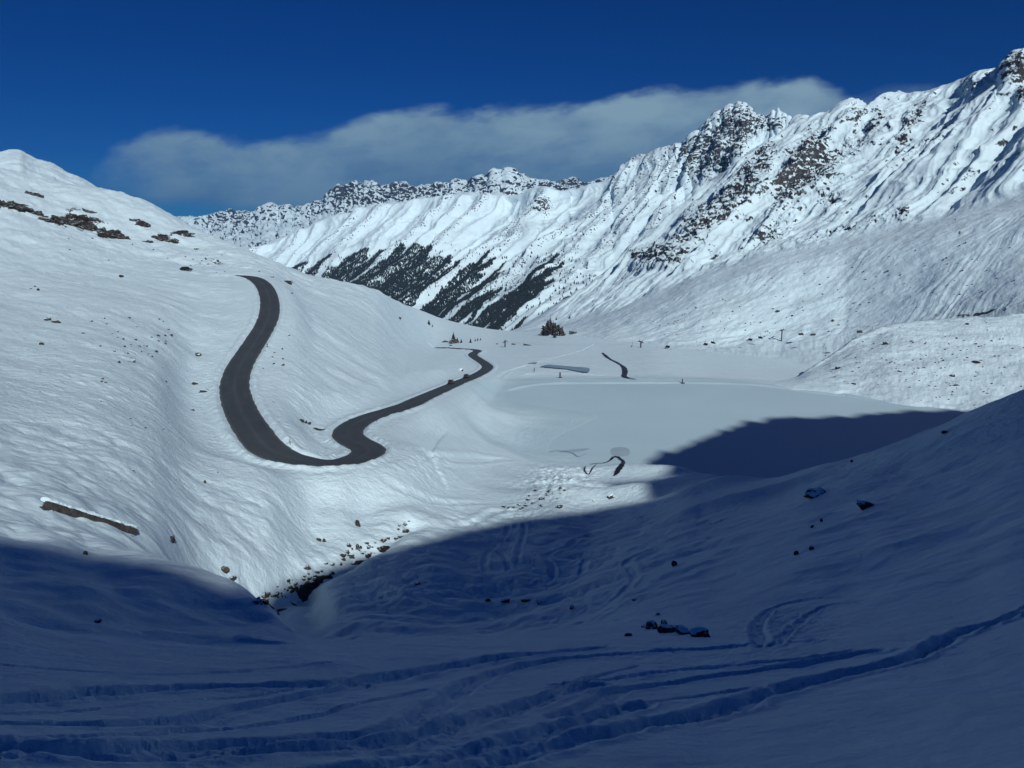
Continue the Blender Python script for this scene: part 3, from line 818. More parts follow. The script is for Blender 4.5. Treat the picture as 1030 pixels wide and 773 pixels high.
# scattered stones on the striated lower face, dark cliff by the moraine gap
rkb = np.maximum(rkb, (lowm + 0.6 * sstep(2.8, 3.2, tb) * (1 - sstep(4.2, 4.6, tb))) * fadeL * sstep(0.44, 0.66, fbm(Xb / 3.0, (Yb + Zb) / 3.0, 3, 100)) * 0.46)
rkb = np.maximum(rkb, np.clip(blobs(PXb, PYb, [(1008, 310, 24, 8, -12, 1.0), (980, 317, 12, 4, -25, .7)]), 0, 1) * (0.45 + 0.6 * fine))
tag(grid_mesh('mountain_slope', Xb2, Yb2, Zb2, M['mid'], {'rock': rkb, 'ice': np.zeros_like(Zb2)}), kind='structure')

# the rocky peak and the long white flank with the forest, beyond the valley mouth
C_crest = [(170, 262, 2900), (240, 258, 2850), (258, 251, 2800), (285, 240, 2760), (309, 229, 2720), (335, 217, 2700), (361, 212, 2680), (387, 206, 2660), (405, 204, 2650), (428, 199, 2640), (455, 197, 2630), (480, 196, 2620), (500, 196, 2610), (520, 195, 2600), (543, 187, 2560), (561, 193, 2560), (580, 189, 2550), (598, 184, 2540),
           (619, 178, 2520), (625, 170, 2515), (631, 166, 2510), (651, 156, 2490), (680, 148, 2460), (690, 147, 2450), (696, 143, 2445), (704, 136, 2440), (713, 127, 2435), (720, 119, 2430), (726, 113, 2428), (733, 105, 2425), (738, 110, 2422), (745, 103, 2420), (750, 109, 2415), (757, 113, 2410), (766, 114, 2400), (774, 114, 2395), (778, 110.5, 2392), (782, 110, 2390), (789, 115, 2385), (796, 118, 2380), (804, 118, 2375), (811, 122, 2370), (830, 140, 2360), (880, 170, 2350)]


def jagged(line, x0, x1, step, amp, seed):
    """break a skyline up into small teeth between two bearings"""
    a = np.array(line, float); r_ = random.Random(seed)
    out = [tuple(p) for p in line if p[0] <= x0 or p[0] >= x1]
    x = x0 + step
    while x < x1 - 0.5 * step:
        out.append((round(x, 2), float(np.interp(x, a[:, 0], a[:, 1])) + r_.uniform(-amp, amp), float(np.interp(x, a[:, 0], a[:, 2]))))
        x += step * r_.uniform(0.7, 1.3)
    return sorted(out)


C_crest = jagged(jagged(C_crest, 690, 811, 2.6, 2.5, 3), 560, 690, 5, 0.8, 4)
pc = [c_[0] for c_ in C_crest]
FD = lambda p: float(np.interp(p, [170, 300, 450, 560, 880], [2600, 2250, 1750, 1400, 1200]))      # the flank runs away to the left
CD = lambda p: float(np.interp(p, [170, 300, 430, 560, 745, 880], [3500, 3250, 2900, 2550, 2250, 2100]))
C_crest = [(p, y, CD(p)) for p, y, d in C_crest]
C_foot = [(p, 352, FD(p)) for p in pc]


def frac_line(f, df):
    out = []
    for (p, y, d) in C_crest:
        out.append((p, 352 + (y - 352) * f, FD(p) + (d - FD(p)) * df))
    return out


C_back = [(p, y + 6 + (352 - y) * 0.05, d + 160) for p, y, d in C_crest]
C_end = [(p, y + 60, d + 600) for p, y, d in C_crest]
cols = lines_to_cols(pc, [C_foot, frac_line(0.18, 0.20), frac_line(0.42, 0.45), frac_line(0.72, 0.76), frac_line(0.9, 0.93), C_crest, C_back, C_end])
PXc, PYc, Dc, Tc = loft(cols, 0.7, [40, 70, 90, 70, 40, 8, 6])
Xc, Yc, Zc = world(PXc, PYc, Dc)
Zc_base = Zc.copy()
tc_ = Tc[:, None] * np.ones_like(PXc)
nc = surface_normals(Xc, Yc, Zc)
fcx, fcy = -0.66, -0.75
Uc = Xc * fcy - Yc * fcx; Vc = Xc * fcx + Yc * fcy
edge = 1 - 0.9 * np.exp(-((tc_ - 5.0) / 0.22) ** 2)
warp = 70 * fbm(Xc / 230, (Yc + Zc) / 230, 3, 110)
ribc = 0.65 * (1 - np.abs(perlin((Uc + 0.6 * warp) / 165, Vc / 1300, 111)) * 1.25) + 0.35 * (1 - np.abs(perlin((Uc + 0.5 * warp) / 70, Vc / 600, 211)) * 1.25)
ribf = ridged((Uc + warp) / 46, Vc / 160, 3, 112, 0.5)
peak = np.clip(blobs(PXc, PYc, [(735, 135, 24, 30, 20, 1.1), (744, 112, 14, 10, 0, 0.45), (720, 160, 24, 18, -40, 1.0), (782, 124, 18, 12, 0, .9), (756, 125, 18, 10, 0, .6), (705, 155, 16, 14, 0, .8), (700, 180, 16, 10, 0, .6), (810, 130, 10, 10, 0, .6)]), 0, 1.2)
rc_bl = np.clip(peak + blobs(PXc, PYc, [(650, 170, 22, 7, -25, .5), (675, 165, 12, 8, 0, .6), (630, 205, 16, 10, -30, .5), (690, 152, 16, 6, 0, .6), (548, 203, 16, 12, -30, .7), (540, 215, 14, 6, -30, .4), (600, 205, 12, 8, -40, .3), (575, 235, 26, 20, -40, .25),
                                            (400, 225, 30, 6, -22, .55), (360, 222, 20, 5, -20, .45), (430, 222, 18, 6, -30, .45), (440, 262, 20, 16, -45, .4), (500, 230, 20, 14, -40, .3), (500, 205, 26, 5, 0, .35), (320, 240, 16, 5, -30, .35), (290, 250, 14, 4, -20, .3)]), 0, 1.2)
crag = ridged(Xc / 30, (Yc + 1.2 * Zc) / 42, 4, 113, 0.65)
vert = ridged((Xc - 0.25 * Zc) / 24, (Zc + Yc * 0.3) / 90, 5, 118, 0.65)
dn = edge * (62 * (ribc - 0.6) + 9 * (ribf - 0.5) + 11 * fbm(Xc / 85, (Yc + Zc) / 95, 4, 114, 0.5)) * (0.35 + 0.65 * sstep(0.2, 1.5, tc_))
dn += rc_bl * edge * 12 * (crag - 0.42) + peak * edge * (1 - np.exp(-((tc_ - 5.0) / 0.5) ** 2)) * 14 * (vert - 0.45)
Xc2 = Xc + nc[..., 0] * dn; Yc2 = Yc + nc[..., 1] * dn; Zc2 = Zc + nc[..., 2] * dn
n2 = surface_normals(Xc2, Yc2, Zc2)
rel = (1 - n2[..., 2]) - (1 - nc[..., 2])
fine = fbm(Xc / 16, (Yc + 1.6 * Zc) / 26, 3, 115)
fine2 = fbm(Xc / 4.5, (Yc + 1.2 * Zc) / 7, 3, 119)
rkc = rc_bl * (0.44 + 1.0 * rel + 0.45 * fine + 0.7 * fine2) + peak * (0.5 * (vert - 0.42)) - 0.04
rkc = np.minimum(rkc, 0.57)
rkc = np.maximum(rkc, np.maximum(sstep(0.55, 0.85, ribc), 0.8 * sstep(-0.05, 0.35, fine)) * (0.37 + 0.55 * fine2 + 0.2 * fine) * sstep(1.0, 1.8, tc_))
mtn = tag(grid_mesh('mountain', Xc2, Yc2, Zc2, M['far'], {'rock': rkc, 'ice': np.zeros_like(Zc2)}), kind='structure')

# the farthest range, half behind the clouds
D_crest = [(120, 235, 7000), (180, 219, 7000), (205, 218, 6900), (219, 215, 6800), (230, 211.5, 6800), (242, 213, 6700), (258, 212, 6700), (266, 207, 6600), (271, 205, 6600), (280, 208, 6600), (289, 206, 6500), (296, 209, 6500), (305, 206.5, 6400), (312, 206, 6400), (322, 203, 6300), (331, 196, 6200), (340, 188, 6200), (348, 187, 6200), (356, 183, 6200), (364, 186, 6100), (374, 182, 6100), (381, 188, 6100), (387, 185, 6100), (396, 186, 6000), (405, 183.5, 6000),
           (414, 187, 6000), (426, 186, 6000), (439, 184, 6000), (450, 186, 5900), (460, 181, 5900), (470, 183, 5900), (480, 177, 5800), (490, 176, 5800), (495, 171, 5800), (503, 172, 5800), (511, 169, 5800), (525, 177, 5800), (545, 182, 5700), (560, 184, 5700), (575, 180, 5700), (590, 184, 5600), (600, 181, 5600), (612, 179, 5600), (625, 172, 5500), (650, 170, 5500), (720, 175, 5500)]
D_crest = jagged(D_crest, 219, 480, 2.8, 1.3, 5)
pd_ = [c_[0] for c_ in D_crest]
D_foot = [(p, 330, 3600) for p in pd_]
D_m1 = [(p, 330 + (y - 330) * 0.5, 4500) for p, y, d in D_crest]
D_m2 = [(p, y + 14, d - 420) for p, y, d in D_crest]
D_back = [(p, y + 8, d + 300) for p, y, d in D_crest]
D_end = [(p, y + 60, d + 900) for p, y, d in D_crest]
cols = lines_to_cols(pd_, [D_foot, D_m1, D_m2, D_crest, D_back, D_end])
PXd, PYd, Dd, Td = loft(cols, 0.7, [40, 70, 60, 8, 6])
Xd, Yd, Zd = world(PXd, PYd, Dd)
td = Td[:, None] * np.ones_like(PXd)
nd = surface_normals(Xd, Yd, Zd)
edge = 1 - 0.9 * np.exp(-((td - 3.0) / 0.16) ** 2)
rA = ridged(Xd / 300 + Zd / 600, (Yd + Zd) / 600, 6, 121, 0.6)
rB = ridged((Xd + 0.5 * Zd) / 80, (Yd + 1.5 * Zd) / 150, 4, 122, 0.6)
dn = edge * (62 * (rA - 0.5) + 22 * (rB - 0.45))
Xd2 = Xd + nd[..., 0] * dn; Yd2 = Yd + nd[..., 1] * dn; Zd2 = Zd + nd[..., 2] * dn
n2 = surface_normals(Xd2, Yd2, Zd2)
rel = (1 - n2[..., 2]) - (1 - nd[..., 2])
fine = fbm(Xd / 42, (Yd + 2 * Zd) / 60, 4, 123)
dens = 0.31 + blobs(PXd, PYd, [(232, 222, 20, 12, 0, .25), (345, 200, 22, 16, 0, .3), (400, 195, 36, 12, 0, .28), (300, 215, 20, 6, 0, .15), (480, 190, 10, 10, 0, .2), (580, 186, 24, 8, 0, .25), (290, 215, 12, 8, 0, -.2), (510, 178, 12, 8, 0, -.35), (190, 225, 20, 8, 0, -.2)])
rkd = dens + 1.7 * rel + 0.40 * fine + 0.35 * fbm((Xd - 0.6 * Zd) / 12, (Yd + 1.5 * Zd) / 40, 3, 129) - 0.14
tag(grid_mesh('distant_mountain_range', Xd2, Yd2, Zd2, M['range'], {'rock': rkd, 'ice': np.zeros_like(Zd2)}), kind='structure')

# the summit behind the left hillside
E_crest = [(-140, 118, 1000), (-60, 138, 980), (-20, 150, 960), (0, 153, 950), (10, 150.5, 945), (19, 151, 940), (28, 156, 935), (36, 160, 930), (52, 165, 920), (67, 173, 910), (80, 178, 900), (91, 184, 890), (104, 193, 880), (130, 208, 860), (170, 235, 840)]
pe = [c_[0] for c_ in E_crest]
E0 = [(p, y + 60, 600) for p, y, d in E_crest]
E1 = [(p, y + 22, 740) for p, y, d in E_crest]
E2 = [(p, y + 8, d + 60) for p, y, d in E_crest]
E3 = [(p, y + 60, d + 300) for p, y, d in E_crest]
cols = lines_to_cols(pe, [E0, E1, E_crest, E2, E3])
PXe, PYe, De, Te = loft(cols, 0.8, [40, 50, 8, 6])
Xe, Ye, Ze = world(PXe, PYe, De)
te = Te[:, None] * np.ones_like(PXe)
edge = 1 - 0.8 * np.exp(-((te - 2) / 0.12) ** 2)
Ze2 = Ze + edge * (3.5 * fbm(Xe / 40, Ye / 40, 4, 131) + 2.5 * (ridged(Xe / 18, Ye / 30, 3, 132) - 0.5))
rke = np.clip(blobs(PXe, PYe, [(5, 160, 5, 7, 0, .75), (15, 169, 7, 4, 0, .6), (35, 160, 5, 2, 20, .6), (50, 175, 10, 6, 0, .3), (68, 186, 10, 3, 0, .4), (20, 155, 8, 3, 0, .3)]), 0, 1) * (0.5 + 0.8 * fbm(Xe / 6, (Ye + Ze) / 7, 3, 133))
tag(grid_mesh('hill', Xe, Ye, Ze2, M['mid'], {'rock': rke, 'ice': np.zeros_like(Ze2)}), kind='structure')

bpy.context.view_layer.update()
dg = bpy.context.evaluated_depsgraph_get()


def hit(px, py):
    """where the ground is seen in that direction"""
    x, y, z = ray(px, py)
    d_ = Vector((float(x), float(y), float(z))).normalized()
    ok, loc, nr, _, ob, _ = scene.ray_cast(dg, Vector((0, 0, 0)), d_, distance=20000)
    return (loc, nr, ob) if ok else (None, None, None)


def down(x, y, z0=900):
    ok, loc, nr, _, ob, _ = scene.ray_cast(dg, Vector((x, y, z0)), Vector((0, 0, -1)), distance=4000)
    return loc if ok else None


# ------------------------------------------------------------------ sun, and the mountain behind the camera that shades the foreground
AZ, EL = math.radians(160), math.radians(32)
SUN = np.array([math.sin(AZ) * math.cos(EL), math.cos(AZ) * math.cos(EL), math.sin(EL)])
sl = bpy.data.lights.new('sun', 'SUN'); sl.energy = 5.0; sl.angle = math.radians(0.45); sl.color = (1.0, 0.985, 0.955)
so = bpy.data.objects.new('sun', sl); COL.objects.link(so)
so.rotation_euler = Vector(SUN).to_track_quat('Z', 'Y').to_euler()

edge_px = [(2, 541), (30, 544), (60, 549), (95, 556), (130, 562), (158, 562), (190, 571), (240, 594), (268, 598), (295, 585), (330, 571), (365, 561), (400, 551), (440, 540), (470, 532), (510, 524), (554, 519), (600, 512), (640, 507), (668, 503),
           (668, 500), (640, 499), (612, 486.5), (674, 480), (652, 463), (665, 458), (678, 452), (690, 449), (700, 444), (712, 439), (720, 437), (733, 430), (744, 428), (750, 425), (763, 424), (768, 421), (785, 421), (800, 419.5), (820, 420), (850, 419), (880, 416), (915, 413.5), (940, 413), (958, 412.6)]
sh = np.array([math.sin(AZ), math.cos(AZ)]); pp = np.array([-sh[1], sh[0]])
prof = []
for a, b_ in edge_px:
    loc, _, _ = hit(a, b_)
    if loc is None:
        continue
    sc_ = loc.x * sh[0] + loc.y * sh[1]
    prof.append((loc.x * pp[0] + loc.y * pp[1], loc.z - sc_ * math.tan(EL)))
prof.sort()
print('shadow profile', [(round(a), round(b_)) for a, b_ in prof])
prof = np.array(prof)
keep = [0]
for i in range(1, len(prof)):
    if prof[i, 0] - prof[keep[-1], 0] > 1.3:
        keep.append(i)
prof = prof[keep]
cc = np.concatenate([np.arange(-500, prof[0, 0], 3.0), np.arange(prof[0, 0], prof[-1, 0], 0.8), np.arange(prof[-1, 0], prof[-1, 0] + 300, 3.0)])
inter = np.interp(cc, prof[:, 0], prof[:, 1])
inter += np.where(cc < prof[0, 0], (prof[0, 0] - cc) * 0.12, 0) - np.where(cc > prof[-1, 0], (cc - prof[-1, 0]) * 1.2, 0)
jag = np.where(cc > 100, 1.5 * (((cc / 15.0 + 0.35 * perlin(cc / 30, cc * 0, 140)) % 1.0) - 0.5) + 1.0 * perlin(cc / 6, cc * 0, 141), 0.3 * perlin(cc / 9, cc * 0, 142))
inter = inter + jag
Lt = 150.0                                               # position of the crest along the sun's direction
crest_z = inter + Lt * math.tan(EL)
offs = np.array([-110, -85, -60, -40, -24, -10, 0, 14, 40, 90, 160, 300])
slope = np.where(offs < 0, -0.95, -0.42)
RXs = np.zeros((len(offs), len(cc))); RYs = RXs.copy(); RZs = RXs.copy()
for i, o_ in enumerate(offs):
    t_ = Lt + o_
    RXs[i] = sh[0] * t_ + pp[0] * cc; RYs[i] = sh[1] * t_ + pp[1] * cc
    rough_ = 0 if o_ == 0 else min(abs(o_) / 6, 10) * fbm(RXs[i] / 40, RYs[i] / 40, 3, 143) - min(abs(o_) / 6, 5)
    RZs[i] = crest_z - abs(o_) * abs(slope[i]) + rough_
zer = np.zeros_like(RZs)
tag(grid_mesh('shading_mountain_ridge', RXs, RYs, RZs, M['mid'], {'rock': zer, 'ice': zer}), kind='structure')

# ------------------------------------------------------------------ sky with a bank of cloud
wd = bpy.data.worlds.new('World'); scene.world = wd; wd.use_nodes = True
nt = wd.node_tree; L = nt.links.new
bg = nt.nodes['Background']
sky = N(nt, 'ShaderNodeTexSky', sky_type='NISHITA')
sky.sun_disc = False; sky.sun_elevation = EL; sky.sun_rotation = AZ
sky.altitude = 2700; sky.air_density = 1.0; sky.dust_density = 0.1; sky.ozone_density = 6.0
hs = N(nt, 'ShaderNodeHueSaturation'); hs.inputs['Saturation'].default_value = 1.25; hs.inputs['Value'].default_value = 1.0
L(sky.outputs[0], hs.inputs['Color'])
tint = N(nt, 'ShaderNodeMix', data_type='RGBA', blend_type='MULTIPLY'); tint.inputs['Factor'].default_value = 1.0
L(hs.outputs[0], tint.inputs[6]); tint.inputs[7].default_value = (0.09, 0.41, 0.80, 1)   # the deep, clean blue of high altitude
tcw = N(nt, 'ShaderNodeTexCoord')
sp = N(nt, 'ShaderNodeSeparateXYZ'); L(tcw.outputs['Generated'], sp.inputs[0])


def mth(op, a, b=None, c=None, clamp=False):
    n = N(nt, 'ShaderNodeMath', operation=op); n.use_clamp = clamp
    for i, v in enumerate((a, b, c)):
        if v is None: continue
        if isinstance(v, (int, float)): n.inputs[i].default_value = v
        else: L(v, n.inputs[i])
    return n.outputs[0]


def smooth(x, a, b):
    n = N(nt, 'ShaderNodeMapRange', interpolation_type='SMOOTHSTEP')
    L(x, n.inputs[0])
    for i, v in ((1, a), (2, b)):
        if isinstance(v, (int, float)): n.inputs[i].default_value = v
        else: L(v, n.inputs[i])
    return n.outputs[0]


hyp = mth('SQRT', mth('ADD', mth('MULTIPLY', sp.outputs[0], sp.outputs[0]), mth('MULTIPLY', sp.outputs[1], sp.outputs[1])))
azn = mth('DIVIDE', sp.outputs[0], mth('MAXIMUM', sp.outputs[1], 0.05))
elv = mth('DIVIDE', sp.outputs[2], mth('MAXIMUM', hyp, 0.05))


def sky_dir(px, py):
    x, y, z = ray(px, py)
    return float(x / y), float(z / math.hypot(x, y))


def fcurve(pts, lo, hi):
    """float curve over the bearing; values in elevation"""
    n = N(nt, 'ShaderNodeFloatCurve')
    c = n.mapping.curves[0]
    n.mapping.use_clip = False
    ps = []
    for px, py in pts:
        a, e = sky_dir(px, py)
        ps.append(((a + 1) / 2, (e - lo) / (hi - lo)))
    ps.sort()
    c.points[0].location = ps[0]; c.points[1].location = ps[-1]
    for p in ps[1:-1]:
        c.points.new(*p)
    n.mapping.update()
    L(mth('MULTIPLY_ADD', azn, 0.5, 0.5, True), n.inputs['Value'])
    return mth('MULTIPLY_ADD', n.outputs[0], hi - lo, lo)


top = fcurve([(-400, 230), (0, 215), (70, 190), (100, 160), (130, 143), (200, 133), (250, 140), (300, 136), (350, 124), (400, 113), (430, 107), (470, 111), (520, 107), (560, 103), (620, 97), (660, 89), (700, 82), (750, 78), (800, 79), (840, 88), (870, 94), (920, 88), (980, 84), (1200, 100)], -0.05, 0.3)
comb = N(nt, 'ShaderNodeCombineXYZ'); L(mth('MULTIPLY', azn, 1.0), comb.inputs[0]); L(mth('MULTIPLY_ADD', azn, -0.20, mth('MULTIPLY', elv, 2.3)), comb.inputs[1])
nz1 = N(nt, 'ShaderNodeTexNoise'); nz1.inputs['Scale'].default_value = 10; nz1.inputs['Detail'].default_value = 8; nz1.inputs['Roughness'].default_value = 0.56; nz1.inputs['Distortion'].default_value = 0.15
L(comb.outputs[0], nz1.inputs['Vector'])
nz2 = N(nt, 'ShaderNodeTexNoise'); nz2.inputs['Scale'].default_value = 3.2; nz2.inputs['Detail'].default_value = 6; nz2.inputs['Roughness'].default_value = 0.55
L(comb.outputs[0], nz2.inputs['Vector'])
dtop = mth('SUBTRACT', top, elv)                       # > 0 inside the bank
wob = mth('MULTIPLY_ADD', nz1.outputs[0], 0.05, -0.025)
body = smooth(mth('ADD', dtop, wob), -0.004, 0.015)
# the bank thins out again below, at the left
botn = mth('MULTIPLY_ADD', nz2.outputs[0], 0.03, -0.015)
botm = smooth(mth('ADD', mth('SUBTRACT', elv, mth('MULTIPLY_ADD', azn, -0.02, 0.020)), botn), 0.0, 0.024)
left = smooth(mth('ADD', azn, mth('MULTIPLY', nz1.outputs[0], 0.16)), -0.50, -0.28)
right = mth('SUBTRACT', 1.0, mth('MULTIPLY', smooth(mth('ADD', azn, mth('MULTIPLY', nz1.outputs[0], 0.10)), 0.41, 0.53), 0.75))
tex = mth('MULTIPLY_ADD', smooth(nz1.outputs[0], 0.30, 0.62), 0.26, 0.76)
dens = mth('MULTIPLY', mth('MULTIPLY', mth('MULTIPLY', body, botm), mth('MULTIPLY', left, right)), tex, None, True)
front = smooth(sp.outputs[1], 0.0, 0.2)
dens = mth('MULTIPLY', dens, front)
shade = mth('ADD', mth('ADD', mth('MULTIPLY', smooth(nz2.outputs[0], 0.38, 0.62), 0.5), mth('MULTIPLY', smooth(nz1.outputs[0], 0.35, 0.65), 0.35)), mth('ADD', smooth(azn, -0.5, 0.35), smooth(dtop, 0.10, 0.0)))
crp = ramp(nt, mth('MULTIPLY', shade, 0.42), [(0.0, (1.3, 2.8, 5.5)), (0.45, (2.7, 5.1, 8.2)), (1.0, (5.4, 8.5, 11.0))])
mixc = N(nt, 'ShaderNodeMix', data_type='RGBA'); L(dens, mixc.inputs['Factor']); L(tint.outputs[2], mixc.inputs[6]); L(crp.outputs[0], mixc.inputs[7])
L(mixc.outputs[2], bg.inputs['Color'])
bg.inputs['Strength'].default_value = 0.054
vs = scene.view_settings
vs.view_transform = 'Standard'; vs.look = 'None'; vs.gamma = 1; vs.exposure = -0.44
scene.cycles.max_bounces = 5
scene.cycles.diffuse_bounces = 3

# ------------------------------------------------------------------ things
TALLY = {}


def rock_mesh(seed, sub=3, rough=0.35, flat=0.75, long=1.3):
    bm = bmesh.new()
    bmesh.ops.create_icosphere(bm, subdivisions=sub, radius=0.5)
    off = Vector((seed * 3.7, seed * 1.9, seed * 5.3))
    rnd = random.Random(seed)
    planes = []
    for k in range(9):
        v = Vector((rnd.gauss(0, 1), rnd.gauss(0, 1), rnd.gauss(0, 0.8))).normalized()
        planes.append((v, rnd.uniform(0.26, 0.42)))
    for v in bm.verts:
        p = v.co.copy()
        for n_, d_ in planes:                           # split faces
            e = p.dot(n_) - d_
            if e > 0:
                p -= n_ * e * 0.92
        nn = mnoise.fractal(v.co * 2.6 + off, 0.9, 2.1, 4)
        p *= 1 + rough * 0.5 * nn
        p.x *= long; p.z *= flat
        v.co = p
    me = bpy.data.meshes.new('rock')
    bm.to_mesh(me); bm.free()
    me.materials.append(M['rock'])
    return me


ROCKS = [rock_mesh(i + 1, 3, 0.5, 0.7 + 0.1 * (i % 4), 1.1 + 0.2 * (i % 3)) for i in range(8)]


def outcrop_mesh(seed, lx, ly, lz):
    bm = bmesh.new()
    bmesh.ops.create_icosphere(bm, subdivisions=5, radius=0.5)
    off = Vector((seed * 2.3, seed * 4.1, seed * 1.7))
    for v in bm.verts:
        p = v.co.copy(); p.x *= lx; p.y *= ly; p.z *= lz
        q_ = Vector((p.x * 0.45, p.y * 0.5, p.z * 0.9)) + off
        a = mnoise.fractal(q_, 0.8, 2.2, 5)
        b_ = abs(mnoise.noise(q_ * 1.7))
        p += v.co.normalized() * (0.9 * a + 0.8 * (b_ - 0.3)) * min(ly, lz) * 0.45
        p.z += 0.35 * lz * mnoise.noise(Vector((p.x * 0.35, seed, 0)))
        v.co = p
    me = bpy.data.meshes.new('rock_outcrop')
    bm.to_mesh(me); bm.free()
    me.materials.append(M['rock'])
    return me


def put_rock(px, py, wpx, label, group=None, hgt=1.0, sink=0.22, name='rock', rz=None, variant=None, snowcap=False):
    loc, nr, ob = hit(px, py)
    if loc is None:
        return None
    d_ = loc.length
    size = wpx * d_ / F
    me = ROCKS[variant if variant is not None else random.randrange(8)]
    o = bpy.data.objects.new(name, me); COL.objects.link(o)
    o.location = loc + Vector((0, 0, size * hgt * (0.32 - sink)))
    o.rotation_euler = (random.uniform(-.25, .25), random.uniform(-.25, .25), random.uniform(0, 6.28) if rz is None else rz)
    o.scale = (size / 1.25, size / 1.25, size * hgt)
    tag(o, label, 'rock', group)
    return o


# single stones that can be told apart
singles = [
    (822, 498, 24, 'low dark boulder in the shade on the right snow slope, just above a second boulder', 0.42),
    (871, 511, 22, 'notched dark boulder in the shade, lower right of the two boulders on the slope', 0.5),
    (826, 525, 5, 'small upright dark stone below the two boulders of the shaded slope', 1.4),
    (817, 531, 4, 'tiny stone just left of the small upright stone on the shaded slope', 1.3),
    (801, 558, 5, 'slender dark stone low on the shaded slope, left of a similar one', 1.9),
    (816, 553, 5, 'slender dark stone low on the shaded slope, right of a similar one', 1.7),
    (857, 465, 4, 'small stone on the skyline edge of the shaded slope above the frozen lake', 1.1),
    (950, 436, 6, 'dark stone high on the shaded slope at the right, near its top edge', 0.8),
    (678, 569, 6, 'lone dark stone in the shaded hollow, well left of the slope with boulders', 1.5),
    (420, 588, 9, 'dark stone alone on the shaded hummocks right of the gully', 0.5),
    (205, 394.5, 11, 'wedge shaped brown rock beside the outer bend of the upper road', 0.45),
    (196, 387, 6, 'small dark rock just above the wedge shaped rock by the road', 0.7),
    (194, 413, 4, 'small dark rock below the wedge shaped rock, left of the road bend', 0.7),
    (199, 358, 9, 'double peaked dark rock on the hillside left of the upper road', 0.6),
    (323, 432.5, 15, 'long thin brown rock on the snow inside the lower road bend', 0.3),
    (303, 424, 5, 'leftmost of three small stones inside the lower road bend', 0.9),
    (307, 425.5, 5, 'middle of three small stones inside the lower road bend', 0.9),
    (311, 427, 5, 'rightmost of three small stones inside the lower road bend', 0.9),
    (48, 322.5, 6, 'dark rock on the left hillside, left one of a close pair', 0.8),
    (56, 325, 8, 'forked dark rock on the left hillside, right one of a close pair', 0.7),
    (42, 347, 4, 'lone dark stone below the close pair of rocks on the left hillside', 1.0),
    (132, 364, 8, 'long flat dark rock on the left hillside, half way to the road', 0.45),
    (122, 279, 5, 'single dark rock on the flat terrace left of the parked vehicle', 0.9),
    (206, 486, 4, 'small dark stone at the brow of the lit bank below the road', 1.2),
    (173, 545, 8, 'dark splintered rock on the lit bank right of the stone wall', 1.3),
    (86, 558, 5, 'small dark stone just below the stone wall, at the edge of the shade', 1.3),
    (98, 626, 8, 'dark stone in the shaded left slope, below the stone wall', 0.8),
    (226, 575, 7, 'left dark stone at the sharp brow of the lit bank', 1.3),
    (234, 583, 6, 'right dark stone at the sharp brow of the lit bank', 1.1),
    (321, 544, 6, 'left one of two small stones high on the lit bank above the gully', 1.1),
    (326, 545, 5, 'right one of two small stones high on the lit bank above the gully', 1.1),
    (360, 529, 7, 'tall dark stone standing on the lit bank above the gully', 1.5),
    (615, 501, 6, 'white snow plastered boulder with a pointed top on the lit hummock', 1.1),
    (563, 511, 6, 'dark round stone at the foot of the lit hummock', 1.0),
    (597, 504, 4, 'low grey stone on the lit hummock, left of the pointed white boulder', 0.5),
    (545, 502, 8, 'largest brown stone among the gravel left of the lit hummock', 0.6),
    (464, 373.5, 4.2, 'pale snow covered boulder by the lower road, above the two moving cars', 1.1),
    (783, 313.5, 5, 'dark wedge shaped rock on the striated slope above the ski lift', 0.6),
    (797, 318, 3, 'small round rock right of the dark wedge shaped rock above the lift', 1.0),
    (838, 323, 4, 'rock on the striated slope, right of two others above the lift', 0.7),
    (893, 273, 4, 'lone dark rock high on the striated slope at the right', 0.6),
    (891, 346.5, 6, 'winged dark rock on the moraine, nearest to its crest', 0.7),
    (843, 371, 5, 'reddish rock at the left end of the moraine', 0.8),
    (859, 386.5, 5, 'flat dark rock at the foot of the moraine by the lake', 0.5),
    (905, 374, 5, 'flat dark rock half way up the moraine, left part', 0.5),
    (982, 365, 8, 'broad dark rock half way up the moraine, right part', 0.45),
    (958, 378.5, 7, 'pointed dark rock below the broad one on the moraine', 0.6),
    (962, 388, 4, 'small dark rock under the pointed one on the moraine', 0.7),
    (973, 326.5, 4, 'dark rock on the crest of the moraine below a lift tower', 0.6),
    (290, 285, 10, 'brown rock on the brow of the hill right of the upper road corner', 0.5),
    (274, 279, 6, 'dark rock on the brow of the hill close to the upper road corner', 0.4),
    (397, 300, 4, 'small dark rock on the skyline ridge in front of the forest', 0.8),
    (402, 321, 5, 'dark rock on the open slope between the two road loops and the forest', 0.8),
    (500, 346.5, 3, 'little dark rock on the valley floor left of the farthest lift tower', 0.7),
]
for (a, b_, w_, lab, hg) in singles:
    o = put_rock(a, b_, w_, lab, hgt=hg)
    if o and ('white' in lab or 'pale' in lab):
        o.name = 'snowy_boulder'
        mc = o.data.copy(); mc.materials.clear(); mc.materials.append(M['snowcap'])
        cp_ = bpy.data.objects.new('snow_cap', mc); COL.objects.link(cp_); cp_.parent = o
        cp_.location = (0.04, 0.02, 0.16); cp_.scale = (0.98, 0.98, 0.85)

